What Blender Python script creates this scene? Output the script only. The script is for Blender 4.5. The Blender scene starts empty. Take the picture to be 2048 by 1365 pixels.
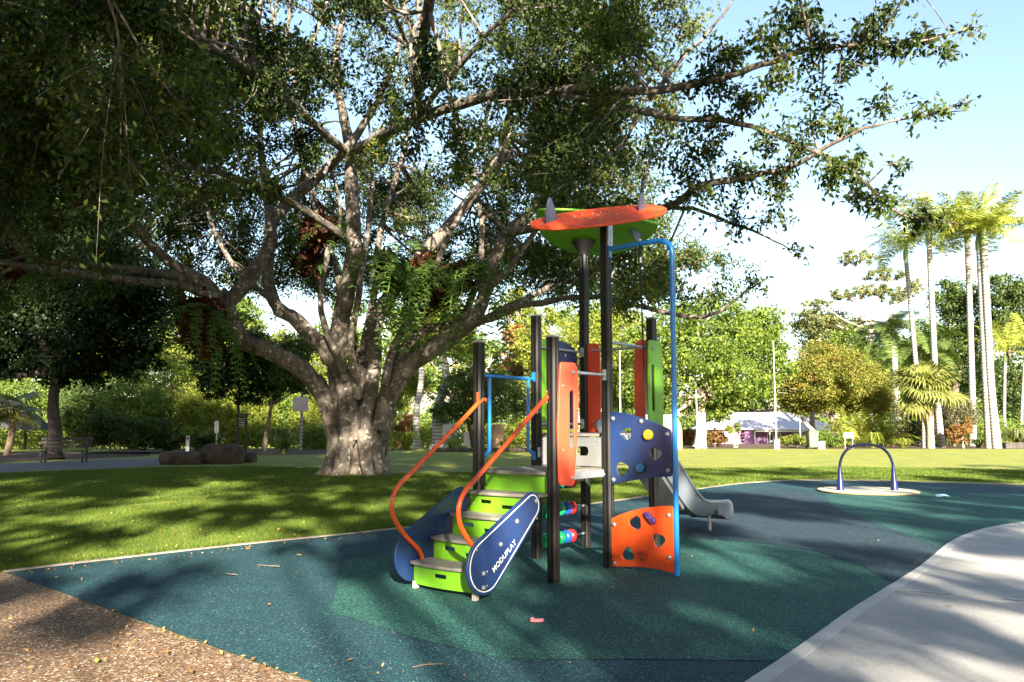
import bpy, bmesh, math, random
import numpy as np
from mathutils import Vector, Matrix

# ------------------------------------------------------------------ camera, sky, sun, exposure
SC = bpy.context.scene
COL = SC.collection
FPX, CAMH = 1653.0, 1.55
PITCH = math.atan(162.5 / FPX)
cam_d = bpy.data.cameras.new('camera'); cam = bpy.data.objects.new('camera', cam_d); COL.objects.link(cam)
cam.location = (0, 0, CAMH); cam.rotation_euler = (math.pi / 2 + PITCH, 0, 0)
cam_d.sensor_width = 36.0; cam_d.lens = 36.0 * FPX / 2048.0; cam_d.clip_start = 0.05; cam_d.clip_end = 2000
SC.camera = cam

SUN_AZ, SUN_EL = -10.4, 21.0        # heading the light travels to (from +Y, clockwise), elevation
w = bpy.data.worlds.new('World'); SC.world = w; w.use_nodes = True
wn = w.node_tree.nodes; wl = w.node_tree.links
sky = wn.new('ShaderNodeTexSky'); sky.sky_type = 'NISHITA'; sky.sun_disc = False
sky.sun_elevation = math.radians(SUN_EL); sky.sun_rotation = math.radians(SUN_AZ + 180)
sky.air_density = 1.1; sky.dust_density = 1.2; sky.ozone_density = 1.0
wn['Background'].inputs[1].default_value = 0.058
wl.new(sky.outputs[0], wn['Background'].inputs[0])
sun_d = bpy.data.lights.new('sun', 'SUN'); sun = bpy.data.objects.new('sun', sun_d); COL.objects.link(sun)
sun_d.energy = 5.0; sun_d.angle = math.radians(0.55); sun_d.color = (1.0, 0.89, 0.71)
_a, _e = math.radians(SUN_AZ), math.radians(SUN_EL)
sun.rotation_euler = Vector((math.sin(_a) * math.cos(_e), math.cos(_a) * math.cos(_e), -math.sin(_e))).to_track_quat('-Z', 'Y').to_euler()
SC.view_settings.view_transform = 'Standard'; SC.view_settings.look = 'None'
SC.view_settings.gamma = 1.0; SC.view_settings.use_curve_mapping = False
SC.view_settings.exposure = 2.62
SC.cycles.max_bounces = 8; SC.cycles.transparent_max_bounces = 8

# ------------------------------------------------------------------ pixel -> place helpers
FWD = np.array([0, math.cos(PITCH), math.sin(PITCH)]); UPV = np.array([0, -math.sin(PITCH), math.cos(PITCH)])
CAM = np.array([0, 0, CAMH])
def ray(x, y): return np.array([(x - 1024) / FPX, 0, 0]) - (y - 682.5) / FPX * UPV + FWD
def g(x, y, z=0.0):
    d = ray(x, y); return CAM + d * ((z - CAMH) / d[2])
def at(x, y, Y):
    d = ray(x, y); return CAM + d * (Y / d[1])
def gz(Y):
    if Y < 49: return 0.0
    return -1.95 * min(1.0, (Y - 49) / 62.0)
def mpp(Y): return Y / FPX          # metres per photo pixel

RNG = np.random.default_rng(7); random.seed(7)

# ------------------------------------------------------------------ materials
MATS = {}
def mat(name, col, rough=0.5, col2=None, scale=8.0, bump=0.0, bscale=None, metal=0.0, spec=0.5, detail=4.0, contrast=(0.35, 0.65), coat=0.0):
    if name in MATS: return MATS[name]
    m = bpy.data.materials.new(name); m.use_nodes = True; MATS[name] = m
    nt = m.node_tree; N = nt.nodes; L = nt.links; b = N['Principled BSDF']
    b.inputs['Roughness'].default_value = rough; b.inputs['Metallic'].default_value = metal
    b.inputs['Specular IOR Level'].default_value = spec; b.inputs['Coat Weight'].default_value = coat
    tc = N.new('ShaderNodeTexCoord')
    c2 = col2 if col2 else tuple(c * 0.82 for c in col)
    nz = N.new('ShaderNodeTexNoise'); nz.inputs['Scale'].default_value = scale; nz.inputs['Detail'].default_value = detail
    L.new(tc.outputs['Object'], nz.inputs['Vector'])
    r = N.new('ShaderNodeValToRGB'); e = r.color_ramp.elements
    e[0].position, e[1].position = contrast; e[0].color = (*c2, 1); e[1].color = (*col, 1)
    L.new(nz.outputs['Fac'], r.inputs['Fac']); L.new(r.outputs['Color'], b.inputs['Base Color'])
    if bump:
        n2 = N.new('ShaderNodeTexNoise'); n2.inputs['Scale'].default_value = bscale or scale * 4; n2.inputs['Detail'].default_value = 5
        L.new(tc.outputs['Object'], n2.inputs['Vector'])
        bp = N.new('ShaderNodeBump'); bp.inputs['Strength'].default_value = bump; bp.inputs['Distance'].default_value = 0.02
        L.new(n2.outputs['Fac'], bp.inputs['Height']); L.new(bp.outputs['Normal'], b.inputs['Normal'])
    return m

def leaf_mat(name, dark, light, trans=0.35, rough=0.45, tip=None):
    if name in MATS: return MATS[name]
    m = bpy.data.materials.new(name); m.use_nodes = True; MATS[name] = m
    nt = m.node_tree; N = nt.nodes; L = nt.links; b = N['Principled BSDF']
    b.inputs['Roughness'].default_value = max(rough, .5); b.inputs['Specular IOR Level'].default_value = 0.18
    a = N.new('ShaderNodeAttribute'); a.attribute_name = 'v'
    r = N.new('ShaderNodeValToRGB'); e = r.color_ramp.elements
    e[0].color = (*dark, 1); e[1].color = (*light, 1); e[0].position = 0.1; e[1].position = 0.9
    if tip:
        x = r.color_ramp.elements.new(0.97); x.color = (*tip, 1)
    L.new(a.outputs['Fac'], r.inputs['Fac']); L.new(r.outputs['Color'], b.inputs['Base Color'])
    t = N.new('ShaderNodeBsdfTranslucent')
    mx = N.new('ShaderNodeMix'); mx.data_type = 'RGBA'; mx.blend_type = 'MULTIPLY'; mx.inputs[0].default_value = 1
    mx.inputs[7].default_value = (1.15, 1.25, 0.5, 1); L.new(r.outputs['Color'], mx.inputs[6]); L.new(mx.outputs[2], t.inputs['Color'])
    s = N.new('ShaderNodeMixShader'); s.inputs[0].default_value = trans
    L.new(b.outputs[0], s.inputs[1]); L.new(t.outputs[0], s.inputs[2]); L.new(s.outputs[0], N['Material Output'].inputs[0])
    return m

# ------------------------------------------------------------------ object helpers
def link(o, parent=None):
    COL.objects.link(o)
    if parent is not None: o.parent = parent
    return o
def tag(o, label=None, cat=None, group=None, kind=None):
    if label: o['label'] = label
    if cat: o['category'] = cat
    if group: o['group'] = group
    if kind: o['kind'] = kind
    return o
def thing(name, label, cat, loc=(0, 0, 0), rz=0.0, group=None):
    o = bpy.data.objects.new(name, None); o.empty_display_size = 0.2
    o.location = tuple(loc); o.rotation_euler = (0, 0, rz); COL.objects.link(o)
    return tag(o, label, cat, group)
def obj(name, me, m=None, parent=None, smooth=False):
    if m is not None and not me.materials: me.materials.append(m)
    if smooth:
        me.polygons.foreach_set('use_smooth', np.ones(len(me.polygons), dtype=bool))
        if len(me.polygons) < 20000: me.set_sharp_from_angle(angle=0.75)
    return link(bpy.data.objects.new(name, me), parent)
def pyd(name, V, Fc):
    me = bpy.data.meshes.new(name); me.from_pydata([tuple(map(float, v)) for v in V], [], [tuple(map(int, f)) for f in Fc]); me.update(); return me
def bm_mesh(bm, name='mesh'):
    me = bpy.data.meshes.new(name); bmesh.ops.recalc_face_normals(bm, faces=bm.faces); bm.to_mesh(me); bm.free(); return me
def box(sx, sy, sz, c=(0, 0, 0), bev=0.004, rot=None):
    bm = bmesh.new(); bmesh.ops.create_cube(bm, size=1.0)
    bmesh.ops.scale(bm, vec=(sx, sy, sz), verts=bm.verts)
    if bev: bmesh.ops.bevel(bm, geom=bm.edges[:], offset=bev, segments=2, affect='EDGES', profile=0.5)
    if rot is not None: bmesh.ops.transform(bm, matrix=rot, verts=bm.verts)
    bmesh.ops.translate(bm, vec=c, verts=bm.verts)
    return bm_mesh(bm)
def arr_mesh(name, V, Q, v=None):
    """fast mesh from numpy verts and equal-size faces, v = per-face value"""
    me = bpy.data.meshes.new(name); V = np.asarray(V, dtype=np.float32); Q = np.asarray(Q, dtype=np.int32); k = Q.shape[1]
    me.vertices.add(len(V)); me.vertices.foreach_set('co', V.ravel())
    me.loops.add(Q.size); me.loops.foreach_set('vertex_index', Q.ravel())
    me.polygons.add(len(Q)); me.polygons.foreach_set('loop_start', np.arange(0, Q.size, k, dtype=np.int32))
    me.polygons.foreach_set('loop_total', np.full(len(Q), k, dtype=np.int32))
    me.update(calc_edges=True); me.validate()
    if v is not None:
        a = me.attributes.new('v', 'FLOAT', 'FACE'); a.data.foreach_set('value', np.asarray(v, dtype=np.float32))
    return me
def smooth_path(P, n=6):
    P = np.asarray(P, float)
    if len(P) < 3: return P
    E = np.vstack([2 * P[0] - P[1], P, 2 * P[-1] - P[-2]]); out = []
    for i in range(1, len(E) - 2):
        a, b, c, d = E[i - 1], E[i], E[i + 1], E[i + 2]
        for t in np.linspace(0, 1, n, endpoint=False):
            out.append(0.5 * ((2 * b) + (-a + c) * t + (2 * a - 5 * b + 4 * c - d) * t * t + (-a + 3 * b - 3 * c + d) * t ** 3))
    out.append(P[-1]); return np.array(out)
def tubes(paths, seg=8, lump=0.0, cap=True, seed=1):
    """paths: list of (points Nx3, radii N) -> verts, quads"""
    rg = np.random.default_rng(seed); V = []; Q = []; base = 0
    for P, R in paths:
        P = np.asarray(P, float); R = np.asarray(R, float)
        T = np.gradient(P, axis=0); T /= np.linalg.norm(T, axis=1)[:, None] + 1e-9
        u = np.cross(T[0], [0, 0, 1.0]); u = u if np.linalg.norm(u) > 0.1 else np.cross(T[0], [1.0, 0, 0]); u /= np.linalg.norm(u)
        a = np.linspace(0, 2 * math.pi, seg, endpoint=False)
        fl = np.ones(seg) + (lump * np.convolve(np.tile(rg.normal(size=seg), 3), [.25, .5, .25], 'same')[seg:2 * seg] if lump else 0)
        for i in range(len(P)):
            u = u - T[i] * (u @ T[i]); u /= np.linalg.norm(u); vv = np.cross(T[i], u)
            k = fl * (1 + (lump * 0.5 * rg.normal() if lump else 0)) * (1 + (lump * .35 * rg.normal(size=seg) if lump else 0))
            V.append(P[i] + R[i] * (np.cos(a) * k)[:, None] * u + R[i] * (np.sin(a) * k)[:, None] * vv)
        for i in range(len(P) - 1):
            for j in range(seg):
                j2 = (j + 1) % seg
                Q.append((base + i * seg + j, base + i * seg + j2, base + (i + 1) * seg + j2, base + (i + 1) * seg + j))
        if cap:
            for s0, e in ((base, 0), (base + (len(P) - 1) * seg, len(P) - 1)):
                V.append(P[e][None, :]); c = base + len(P) * seg + (0 if e == 0 else 1)
                for j in range(seg): Q.append((c, s0 + j, s0 + (j + 1) % seg, c))
        base += len(P) * seg + (2 if cap else 0)
    V = np.vstack(V); return V, Q
def tube(P, r, seg=12, sm=0, lump=0.0):
    P = smooth_path(P, sm) if sm else np.asarray(P, float)
    R = np.full(len(P), r) if np.isscalar(r) else np.interp(np.linspace(0, 1, len(P)), np.linspace(0, 1, len(r)), r)
    V, Q = tubes([(P, R)], seg, lump)
    me = bpy.data.meshes.new('tube'); F = [q if len(set(q)) == 4 else q[:3] for q in Q]
    me.from_pydata(V.tolist(), [], F); me.update(); return me
def plate(loops, thick, bev=0.004, res=10):
    """flat board in local XY from closed 2D loops (first outer, others holes), thickness along Z centred"""
    cu = bpy.data.curves.new('c', 'CURVE'); cu.dimensions = '2D'; cu.fill_mode = 'BOTH'
    cu.extrude = max(thick / 2 - bev, 0.0005); cu.bevel_depth = bev; cu.bevel_resolution = 2; cu.offset = -bev
    for lp in loops:
        s = cu.splines.new('POLY'); s.points.add(len(lp) - 1); s.use_cyclic_u = True
        for p_, q in zip(s.points, lp): p_.co = (q[0], q[1], 0, 1)
    o = bpy.data.objects.new('c', cu); me = bpy.data.meshes.new_from_object(o); bpy.data.objects.remove(o); bpy.data.curves.remove(cu)
    return me
def place(me, o, ax, ay):
    """map local XY(Z) of a mesh to origin o, axes ax, ay"""
    ax = Vector(ax).normalized(); ay = Vector(ay).normalized(); az = ax.cross(ay).normalized(); ay = az.cross(ax)
    M = Matrix(((ax.x, ay.x, az.x, o[0]), (ax.y, ay.y, az.y, o[1]), (ax.z, ay.z, az.z, o[2]), (0, 0, 0, 1)))
    me.transform(M); return me
def rrect(x0, y0, x1, y1, r, n=6):
    out = []
    for cx, cy, a0 in ((x1 - r, y1 - r, 0), (x0 + r, y1 - r, 90), (x0 + r, y0 + r, 180), (x1 - r, y0 + r, 270)):
        for k in range(n + 1):
            a = math.radians(a0 + 90 * k / n); out.append((cx + r * math.cos(a), cy + r * math.sin(a)))
    return out
def rpoly(pts, r, n=5):
    """round the corners of a polygon"""
    out = []; k = len(pts)
    for i in range(k):
        p0, p1, p2 = (np.array(pts[(i + d) % k], float) for d in (-1, 0, 1))
        a = (p0 - p1); b = (p2 - p1); la, lb = np.linalg.norm(a), np.linalg.norm(b)
        rr = min(r, la * .45, lb * .45); A = p1 + a / la * rr; B = p1 + b / lb * rr
        for t in np.linspace(0, 1, n): out.append(tuple((1 - t) ** 2 * A + 2 * t * (1 - t) * p1 + t * t * B))
    return out
def blob_tri(cx, cy, s, rot):
    """rounded triangle hole"""
    out = []
    for k in range(24):
        a = 2 * math.pi * k / 24; r = s * (1 + 0.13 * math.cos(3 * a)); out.append((cx + r * math.cos(a + rot), cy + r * math.sin(a + rot)))
    return out
def dome(r, h):
    bm = bmesh.new(); bmesh.ops.create_uvsphere(bm, u_segments=10, v_segments=6, radius=r)
    bmesh.ops.scale(bm, vec=(1, 1, h / r), verts=bm.verts); return bm_mesh(bm)
def shared(name, me, m, parent, loc, rot=None, sc=None):
    if not me.materials: me.materials.append(m)
    o = bpy.data.objects.new(name, me); o.location = tuple(loc)
    if rot is not None: o.rotation_euler = rot
    if sc is not None: o.scale = sc if hasattr(sc, '__len__') else (sc, sc, sc)
    return link(o, parent)
def flat(name, pts, z, m, label=None, kind='structure'):
    me = pyd(name, [(p_[0], p_[1], z) for p_ in pts], [list(range(len(pts)))])
    bm = bmesh.new(); bm.from_mesh(me); bmesh.ops.triangulate(bm, faces=bm.faces[:])
    bmesh.ops.recalc_face_normals(bm, faces=bm.faces)
    if sum(f.normal.z for f in bm.faces) < 0: bmesh.ops.reverse_faces(bm, faces=bm.faces[:])
    bm.to_mesh(me); bm.free()
    o = obj(name, me, m); o['kind'] = kind
    if label: o['label'] = label
    return o

# ------------------------------------------------------------------ ground
def ground_mat(name, cols, scale, bump=0.3, rough=0.9, speck=None, big=None, nscale=2.2):
    m = bpy.data.materials.new(name); m.use_nodes = True; MATS[name] = m
    nt = m.node_tree; N = nt.nodes; L = nt.links; b = N['Principled BSDF']
    b.inputs['Roughness'].default_value = rough; b.inputs['Specular IOR Level'].default_value = 0.25
    tc = N.new('ShaderNodeTexCoord')
    vo = N.new('ShaderNodeTexVoronoi'); vo.inputs['Scale'].default_value = scale; L.new(tc.outputs['Object'], vo.inputs['Vector'])
    r = N.new('ShaderNodeValToRGB'); r.color_ramp.interpolation = 'CONSTANT' if speck else 'LINEAR'
    sp = N.new('ShaderNodeSeparateColor'); L.new(vo.outputs['Color'], sp.inputs[0]); L.new(sp.outputs[0], r.inputs['Fac'])
    el = r.color_ramp.elements
    while len(el) < len(cols): el.new(0.5)
    for k, (p_, c) in enumerate(cols): el[k].position = p_; el[k].color = (*c, 1)
    out = r.outputs['Color']
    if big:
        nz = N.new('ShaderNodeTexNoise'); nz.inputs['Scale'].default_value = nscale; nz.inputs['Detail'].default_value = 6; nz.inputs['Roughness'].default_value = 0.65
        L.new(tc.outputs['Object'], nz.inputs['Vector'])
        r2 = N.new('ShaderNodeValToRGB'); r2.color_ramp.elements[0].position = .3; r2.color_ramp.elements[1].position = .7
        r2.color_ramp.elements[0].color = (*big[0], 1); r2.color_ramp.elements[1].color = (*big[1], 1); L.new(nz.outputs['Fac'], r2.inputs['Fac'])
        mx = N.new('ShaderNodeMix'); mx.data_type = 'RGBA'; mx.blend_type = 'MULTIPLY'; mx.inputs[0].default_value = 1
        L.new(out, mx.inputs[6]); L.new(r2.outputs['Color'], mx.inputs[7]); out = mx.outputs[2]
    L.new(out, b.inputs['Base Color'])
    bp = N.new('ShaderNodeBump'); bp.inputs['Strength'].default_value = bump; bp.inputs['Distance'].default_value = 0.006
    L.new(vo.outputs['Distance'], bp.inputs['Height']); L.new(bp.outputs['Normal'], b.inputs['Normal'])
    return m
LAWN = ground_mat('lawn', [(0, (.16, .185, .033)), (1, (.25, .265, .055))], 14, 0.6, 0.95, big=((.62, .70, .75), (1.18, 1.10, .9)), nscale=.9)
RUB_T = ground_mat('rubber_teal', [(0, (.007, .034, .048)), (.5, (.014, .062, .078)), (.88, (.042, .125, .138)), (.992, (.20, .23, .22))], 105, .6, .85, speck=1, big=((.8, .82, .85), (1.1, 1.1, 1.08)))
RUB_G = ground_mat('rubber_green', [(0, (.008, .044, .043)), (.45, (.018, .092, .082)), (.85, (.048, .175, .145)), (.992, (.18, .24, .21))], 105, .6, .85, speck=1, big=((.82, .85, .85), (1.1, 1.1, 1.08)))
RUB_S = ground_mat('rubber_slate', [(0, (.010, .024, .038)), (.5, (.020, .046, .066)), (.88, (.05, .10, .12)), (.992, (.18, .20, .20))], 105, .6, .85, speck=1, big=((.8, .82, .85), (1.12, 1.1, 1.08)))
AGG = ground_mat('aggregate', [(0, (.135, .080, .047)), (.35, (.21, .135, .085)), (.65, (.08, .052, .036)), (.82, (.30, .225, .165)), (.95, (.50, .47, .43))], 75, .9, .8, speck=1, big=((.75, .75, .75), (1.15, 1.12, 1.05)))
CONC = ground_mat('concrete', [(0, (.35, .345, .34)), (1, (.41, .405, .395))], 60, .15, .8, big=((.74, .74, .75), (1.08, 1.07, 1.05)), nscale=1.3)
MULCH = ground_mat('mulch', [(0, (.045, .030, .020)), (.5, (.085, .055, .035)), (1, (.14, .10, .06))], 40, .9, .95, big=((.7, .7, .7), (1.2, 1.15, 1.1)))
KERB = mat('kerb_concrete', (.30, .26, .21), .9, (.17, .14, .11), 3, .4, 60)

def lawn_sheet():
    xs = np.concatenate([np.linspace(-300, -60, 7), np.linspace(-50, 60, 45), np.linspace(75, 300, 7)])
    ys = np.concatenate([np.linspace(-120, -20, 5), np.linspace(-10, 48, 30), np.linspace(49, 120, 30), np.linspace(140, 500, 8)])
    V = []
    for y in ys:
        for x in xs:
            V.append((x, y, gz(y) + (0.05 * math.sin(x * .35 + y * .21) * (1 if y > 55 else 0))))
    n = len(xs); Q = [(j * n + i, j * n + i + 1, (j + 1) * n + i + 1, (j + 1) * n + i) for j in range(len(ys) - 1) for i in range(n - 1)]
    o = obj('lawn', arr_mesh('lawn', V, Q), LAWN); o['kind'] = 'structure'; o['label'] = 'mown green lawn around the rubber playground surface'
lawn_sheet()

# rubber outline (photo pixels on the ground)
EDGE_TOP = [(10, 1147), (140, 1131), (270, 1116), (400, 1101), (560, 1084), (700, 1070), (830, 1056), (950, 1042), (1080, 1024), (1180, 1010), (1280, 997), (1370, 984), (1430, 975), (1490, 968), (1560, 963), (1640, 962), (1740, 963), (1850, 966), (1950, 969), (2048, 972), (2200, 979), (2400, 992)]
CONC_EDGE = [(2700, 1042), (2400, 1040), (2200, 1040), (2048, 1048), (1980, 1058), (1938, 1070), (1900, 1088), (1870, 1112), (1840, 1137), (1800, 1163), (1770, 1182), (1700, 1226), (1640, 1270), (1560, 1326), (1500, 1366)]
def G2(l): return [tuple(g(*q)[:2]) for q in l]
top2 = G2(EDGE_TOP); ce2 = G2(CONC_EDGE)
agA, agB = np.array(top2[0]), g(620, 1366)[:2]; agd = (agB - agA) / np.linalg.norm(agB - agA)
ag_far = tuple(agB + agd * 2.6)
d1 = np.array(ce2[-1]) - np.array(ce2[-2]); d1 /= np.linalg.norm(d1)
ce_ext = tuple(np.array(ce2[-1]) + d1 * 2.0)
rub = top2 + ce2 + [ce_ext, ag_far, tuple(agB)]
flat('rubber_surface', rub, 0.010, RUB_T, 'teal rubber softfall around the play tower')
flat('rubber_green_patch', G2([(690, 1121), (660, 1227), (846, 1284), (940, 1307), (1003, 1320), (1100, 1323), (1300, 1323), (1538, 1326), (1565, 1322), (1640, 1268), (1700, 1224), (1770, 1180), (1786, 1168), (1720, 1134), (1640, 1107), (1540, 1091), (1414, 1080), (1359, 1074), (1200, 1077), (1080, 1085), (940, 1094), (790, 1109)]), 0.014, RUB_G, 'green rubber patch under the tower stairs')
flat('rubber_slate_patch', G2([(1445, 991), (1546, 979), (1600, 984), (1640, 998), (1679, 1022), (1760, 1052), (1885, 1100), (1868, 1112), (1838, 1137), (1800, 1161), (1786, 1168), (1720, 1134), (1640, 1107), (1540, 1091), (1414, 1080), (1359, 1074), (1200, 1077), (1230, 1062), (1330, 1045), (1484, 1030)]), 0.018, RUB_S, 'slate blue rubber patch beyond the slide')
flat('rubber_green_patch', G2([(1650, 990), (1660, 1010), (1679, 1022), (1760, 1052), (1885, 1100), (1900, 1087), (1938, 1069), (1980, 1057), (2048, 1047), (2200, 1039), (2400, 1039), (2400, 1010), (2200, 1000), (2048, 992), (1900, 984), (1760, 980)]), 0.014, RUB_G, 'green rubber patch round the spinner disc')
# concrete path: inside of the curved edge, out to the right, in slabs with a recessed joint
def strip(a, b, z0, z1):   # closed ribbon prism between two polylines
    n = len(a); V = [(p_[0], p_[1], z1) for p_ in a] + [(p_[0], p_[1], z1) for p_ in b] + [(p_[0], p_[1], z0) for p_ in a] + [(p_[0], p_[1], z0) for p_ in b]
    F = []
    for i in range(n - 1):
        F += [(i, i + 1, n + i + 1, n + i), (2 * n + i, 2 * n + i + 1, i + 1, i), (n + i, n + i + 1, 3 * n + i + 1, 3 * n + i)]
    me = pyd('strip', V, F); bm = bmesh.new(); bm.from_mesh(me); bmesh.ops.recalc_face_normals(bm, faces=bm.faces); bm.to_mesh(me); bm.free(); return me
def offset(P, d):
    P = np.asarray(P); T = np.gradient(P, axis=0); T /= np.linalg.norm(T, axis=1)[:, None]; return P + d * np.stack([-T[:, 1], T[:, 0]], 1)
ce_all = smooth_path([(x, y, 0) for x, y in ce2 + [ce_ext]], 4)[:, :2]
base = flat('concrete_path', [tuple(q) for q in ce_all] + [(2.6, -6), (16, -6), (24, 10)], 0.006, mat('joint_dirt', (.05, .042, .034), .95), 'pale concrete footpath curving past the rubber surface')
# slabs cut by the joint line seen at (1770,1182) -> (2048,1206)
inn = offset(ce_all, 0.0)
jA, jB = g(1768, 1184)[:2], g(2048, 1209)[:2]; jd = (jB - jA) / np.linalg.norm(jB - jA)
jn = np.array([-jd[1], jd[0]])
far_c = [q for q in inn if (q - jA) @ jn > 0.028]; near_c = [q for q in inn if (q - jA) @ jn < -0.028]
def slab(pts, lab):
    pts = [np.array(q) for q in pts]
    V = [(q[0], q[1], 0.024) for q in pts] + [(q[0], q[1], 0.0) for q in pts]; n = len(pts)
    bm = bmesh.new(); vs = [bm.verts.new(v) for v in V[:n]]; f = bm.faces.new(vs)
    if f.normal.z < 0: f.normal_flip()
    r = bmesh.ops.extrude_face_region(bm, geom=[f]); bmesh.ops.translate(bm, vec=(0, 0, -0.02), verts=[e for e in r['geom'] if isinstance(e, bmesh.types.BMVert)])
    bmesh.ops.triangulate(bm, faces=[x for x in bm.faces if len(x.verts) > 4])
    o = obj('slab', bm_mesh(bm), CONC, base); return o
e0, e1 = jA + jn * 0.028, jA - jn * 0.028
slab(far_c + [e0 + jd * 0.02, e0 + jd * 16, np.array([24, 16.])], 'far')
slab([e1 + jd * 0.02] + near_c + [np.array([2.6, -6.]), np.array([16., -6.]), e1 + jd * 9], 'near')
# light trowelled margin along the slab edge
mg = mat('trowelled_margin', (.44, .435, .42), .75, (.36, .355, .35), 6, .1, 60)
for e_, s_ in ((e0, 1), (e1, -1)):
    la = [e_ + jd * t for t in np.linspace(.12, 8.5, 12)]; obj('margin', strip(la, [q + jn * s_ * .055 for q in la], 0.02, 0.0268), mg, base)
obj('margin', strip(offset(ce_all, 0.001), offset(ce_all, 0.11), 0.02, 0.0275), mg, base)
flat('aggregate_path', [(-26, 9.5), tuple(agA - agd * 0.0 + np.array([-14, 5.6])), tuple(agA), tuple(agB), ag_far, ce_ext, (2.6, -6), (-26, -6)], 0.006, AGG, 'brown exposed aggregate path in the corner')
# concrete edging between the lawn and the rubber
kt = smooth_path([(x, y, 0) for x, y in top2], 5)[:, :2]
ks = obj('kerb', strip(offset(kt, 0.0), offset(kt, 0.075), 0.0, 0.022), KERB); tag(ks, 'thin concrete edging between lawn and rubber', kind='structure')
# side path and mulch on the left, garden beds at the far edge of the lawn
flat('side_path', G2([(-300, 940), (60, 926), (180, 921), (330, 918), (345, 930), (200, 938), (0, 946), (-300, 958)]), 0.006, mat('shaded_concrete', (.11, .11, .115), .9, (.07, .07, .075), 2), 'grey path beside the timber bench')  # shade under the trees is put into the darker concrete colour
flat('mulch_bed', G2([(-500, 935), (0, 926), (60, 922), (230, 916), (300, 912), (300, 905), (-500, 905)]), 0.004, MULCH, 'dark mulch under the bench tree')
flat('mulch_bed', [(-22, 42.5), (-16, 40), (-11.5, 39.5), (-8, 41), (-6.5, 43), (-6, 48.5), (-22, 48.5)], 0.004, MULCH, 'dark mulch bed under the thin trees')
flat('garden_bed', [(7, 49.2), (11, 48.7), (20, 48.6), (32, 48.4), (45, 48.2), (45, 60), (7, 60)], 0.004, MULCH, 'mulched garden bed along the far lawn edge')
# bare earth where grass is worn
EARTH = ground_mat('earth', [(0, (.10, .065, .04)), (1, (.17, .12, .075))], 30, .7, .95, big=((.7, .7, .7), (1.2, 1.15, 1.1)))
def worn(pxs, label):
    P = np.array(G2(pxs)); c = P.mean(0); Q = []
    for i in range(len(P)):
        for t in (0, .33, .66):
            q = P[i] * (1 - t) + P[(i + 1) % len(P)] * t; Q.append(tuple(q + RNG.normal(size=2) * 0.10))
    flat('bare_earth', Q, 0.005, EARTH, label)
worn([(0, 1018), (120, 1002), (280, 985), (420, 975), (560, 968), (640, 962), (560, 975), (420, 987), (280, 1000), (120, 1020), (0, 1030)], 'worn strip of bare earth across the shaded lawn')
worn([(640, 955), (690, 945), (790, 948), (800, 956), (740, 964), (660, 966)], 'bare earth at the foot of the fig tree')

# ------------------------------------------------------------------ play tower
BLACK = mat('post_black', (.0065, .0065, .007), .42, (.010, .0095, .009), 3, 0, spec=.3)
CAPM = mat('cap_grey', (.42, .40, .37), .5)
ORANGE = mat('hdpe_orange', (.72, .078, .010), .45, (.60, .062, .009), 5, .03, 120, coat=.1)
CORAL = mat('hdpe_red_orange', (.70, .080, .034), .45, (.60, .066, .028), 5, .03, 120)
LIME = mat('hdpe_lime', (.155, .40, .014), .45, (.12, .32, .012), 5, .03, 120)
NAVY = mat('hdpe_navy', (.009, .030, .118), .42, (.012, .028, .088), 5, .03, 120)
GREYP = mat('hdpe_grey', (.16, .165, .165), .5, (.14, .145, .145), 3)
RAILO = mat('rail_orange', (.70, .090, .010), .32, (.62, .078, .009), 3, coat=.3)
RAILB = mat('rail_blue', (.012, .20, .60), .28, (.010, .18, .55), 3, coat=.3)
STEEL = mat('galvanised', (.44, .46, .50), .38, (.36, .38, .42), 14, metal=.6)
BOLT = mat('bolt_grey', (.36, .36, .37), .35, (.28, .28, .29), 20, metal=.5)
DECK = mat('deck_board', (.235, .215, .19), .65, (.16, .145, .125), 9, .1, 90)
SLIDE = mat('slide_grey', (.165, .195, .23), .38, (.14, .165, .20), 2.0, .02, 60, coat=.2)
WHITE = mat('print_white', (.72, .72, .70), .5)
FIN = mat('fin_blue_grey', (.075, .105, .18), .45)
ROPE = mat('rope_black', (.012, .012, .013), .8, (.02, .02, .02), 60, .6, 200)

TH = math.radians(-37.4)
tower = thing('play_tower', 'play tower with lime stairs, grey slide, navy and orange panels and surfboard roof', 'playground', (.658, 9.283, 0.010), TH)
HX, UY = .474, 1.04
bolt_me = dome(.019, .016)
def bolt(parent, p_, n, s=1.0):
    q = Vector(n).to_track_quat('Z', 'Y').to_euler()
    return shared('bolt', bolt_me, BOLT, parent, p_, q, s)
def post_mesh(h):
    a = .052; prof = [(-a, -.034), (-.034, -a), (-.012, -a), (-.008, -a + .006), (.008, -a + .006), (.012, -a), (.034, -a)]
    pr = []
    for k in range(4):
        c, s = math.cos(k * math.pi / 2), math.sin(k * math.pi / 2)
        pr += [(x * c - y * s, x * s + y * c) for x, y in prof[1:]] + [(a * c + .034 * s, a * s - .034 * c)]
    n = len(pr); V = [(x, y, 0) for x, y in pr] + [(x, y, h) for x, y in pr]
    return pyd('post', V, [(i, (i + 1) % n, n + (i + 1) % n, n + i) for i in range(n)] + [list(range(n))[::-1], list(range(n, 2 * n))])
POSTS = {'A': (-HX, -UY, 2.38), 'B': (HX, -UY, 2.38), 'C': (-HX, 0, 2.77), 'E': (HX, 0, 3.70), 'D': (-HX, UY, 3.80), 'F': (HX, UY, 2.77)}
for k, (x, y, h) in POSTS.items():
    o = obj('post', post_mesh(h), BLACK, tower); o.location = (x, y, 0)
    if k in 'ABCF':
        obj('post_cap', box(.112, .112, .022, (0, 0, h + .011), .009), CAPM, o)
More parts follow.
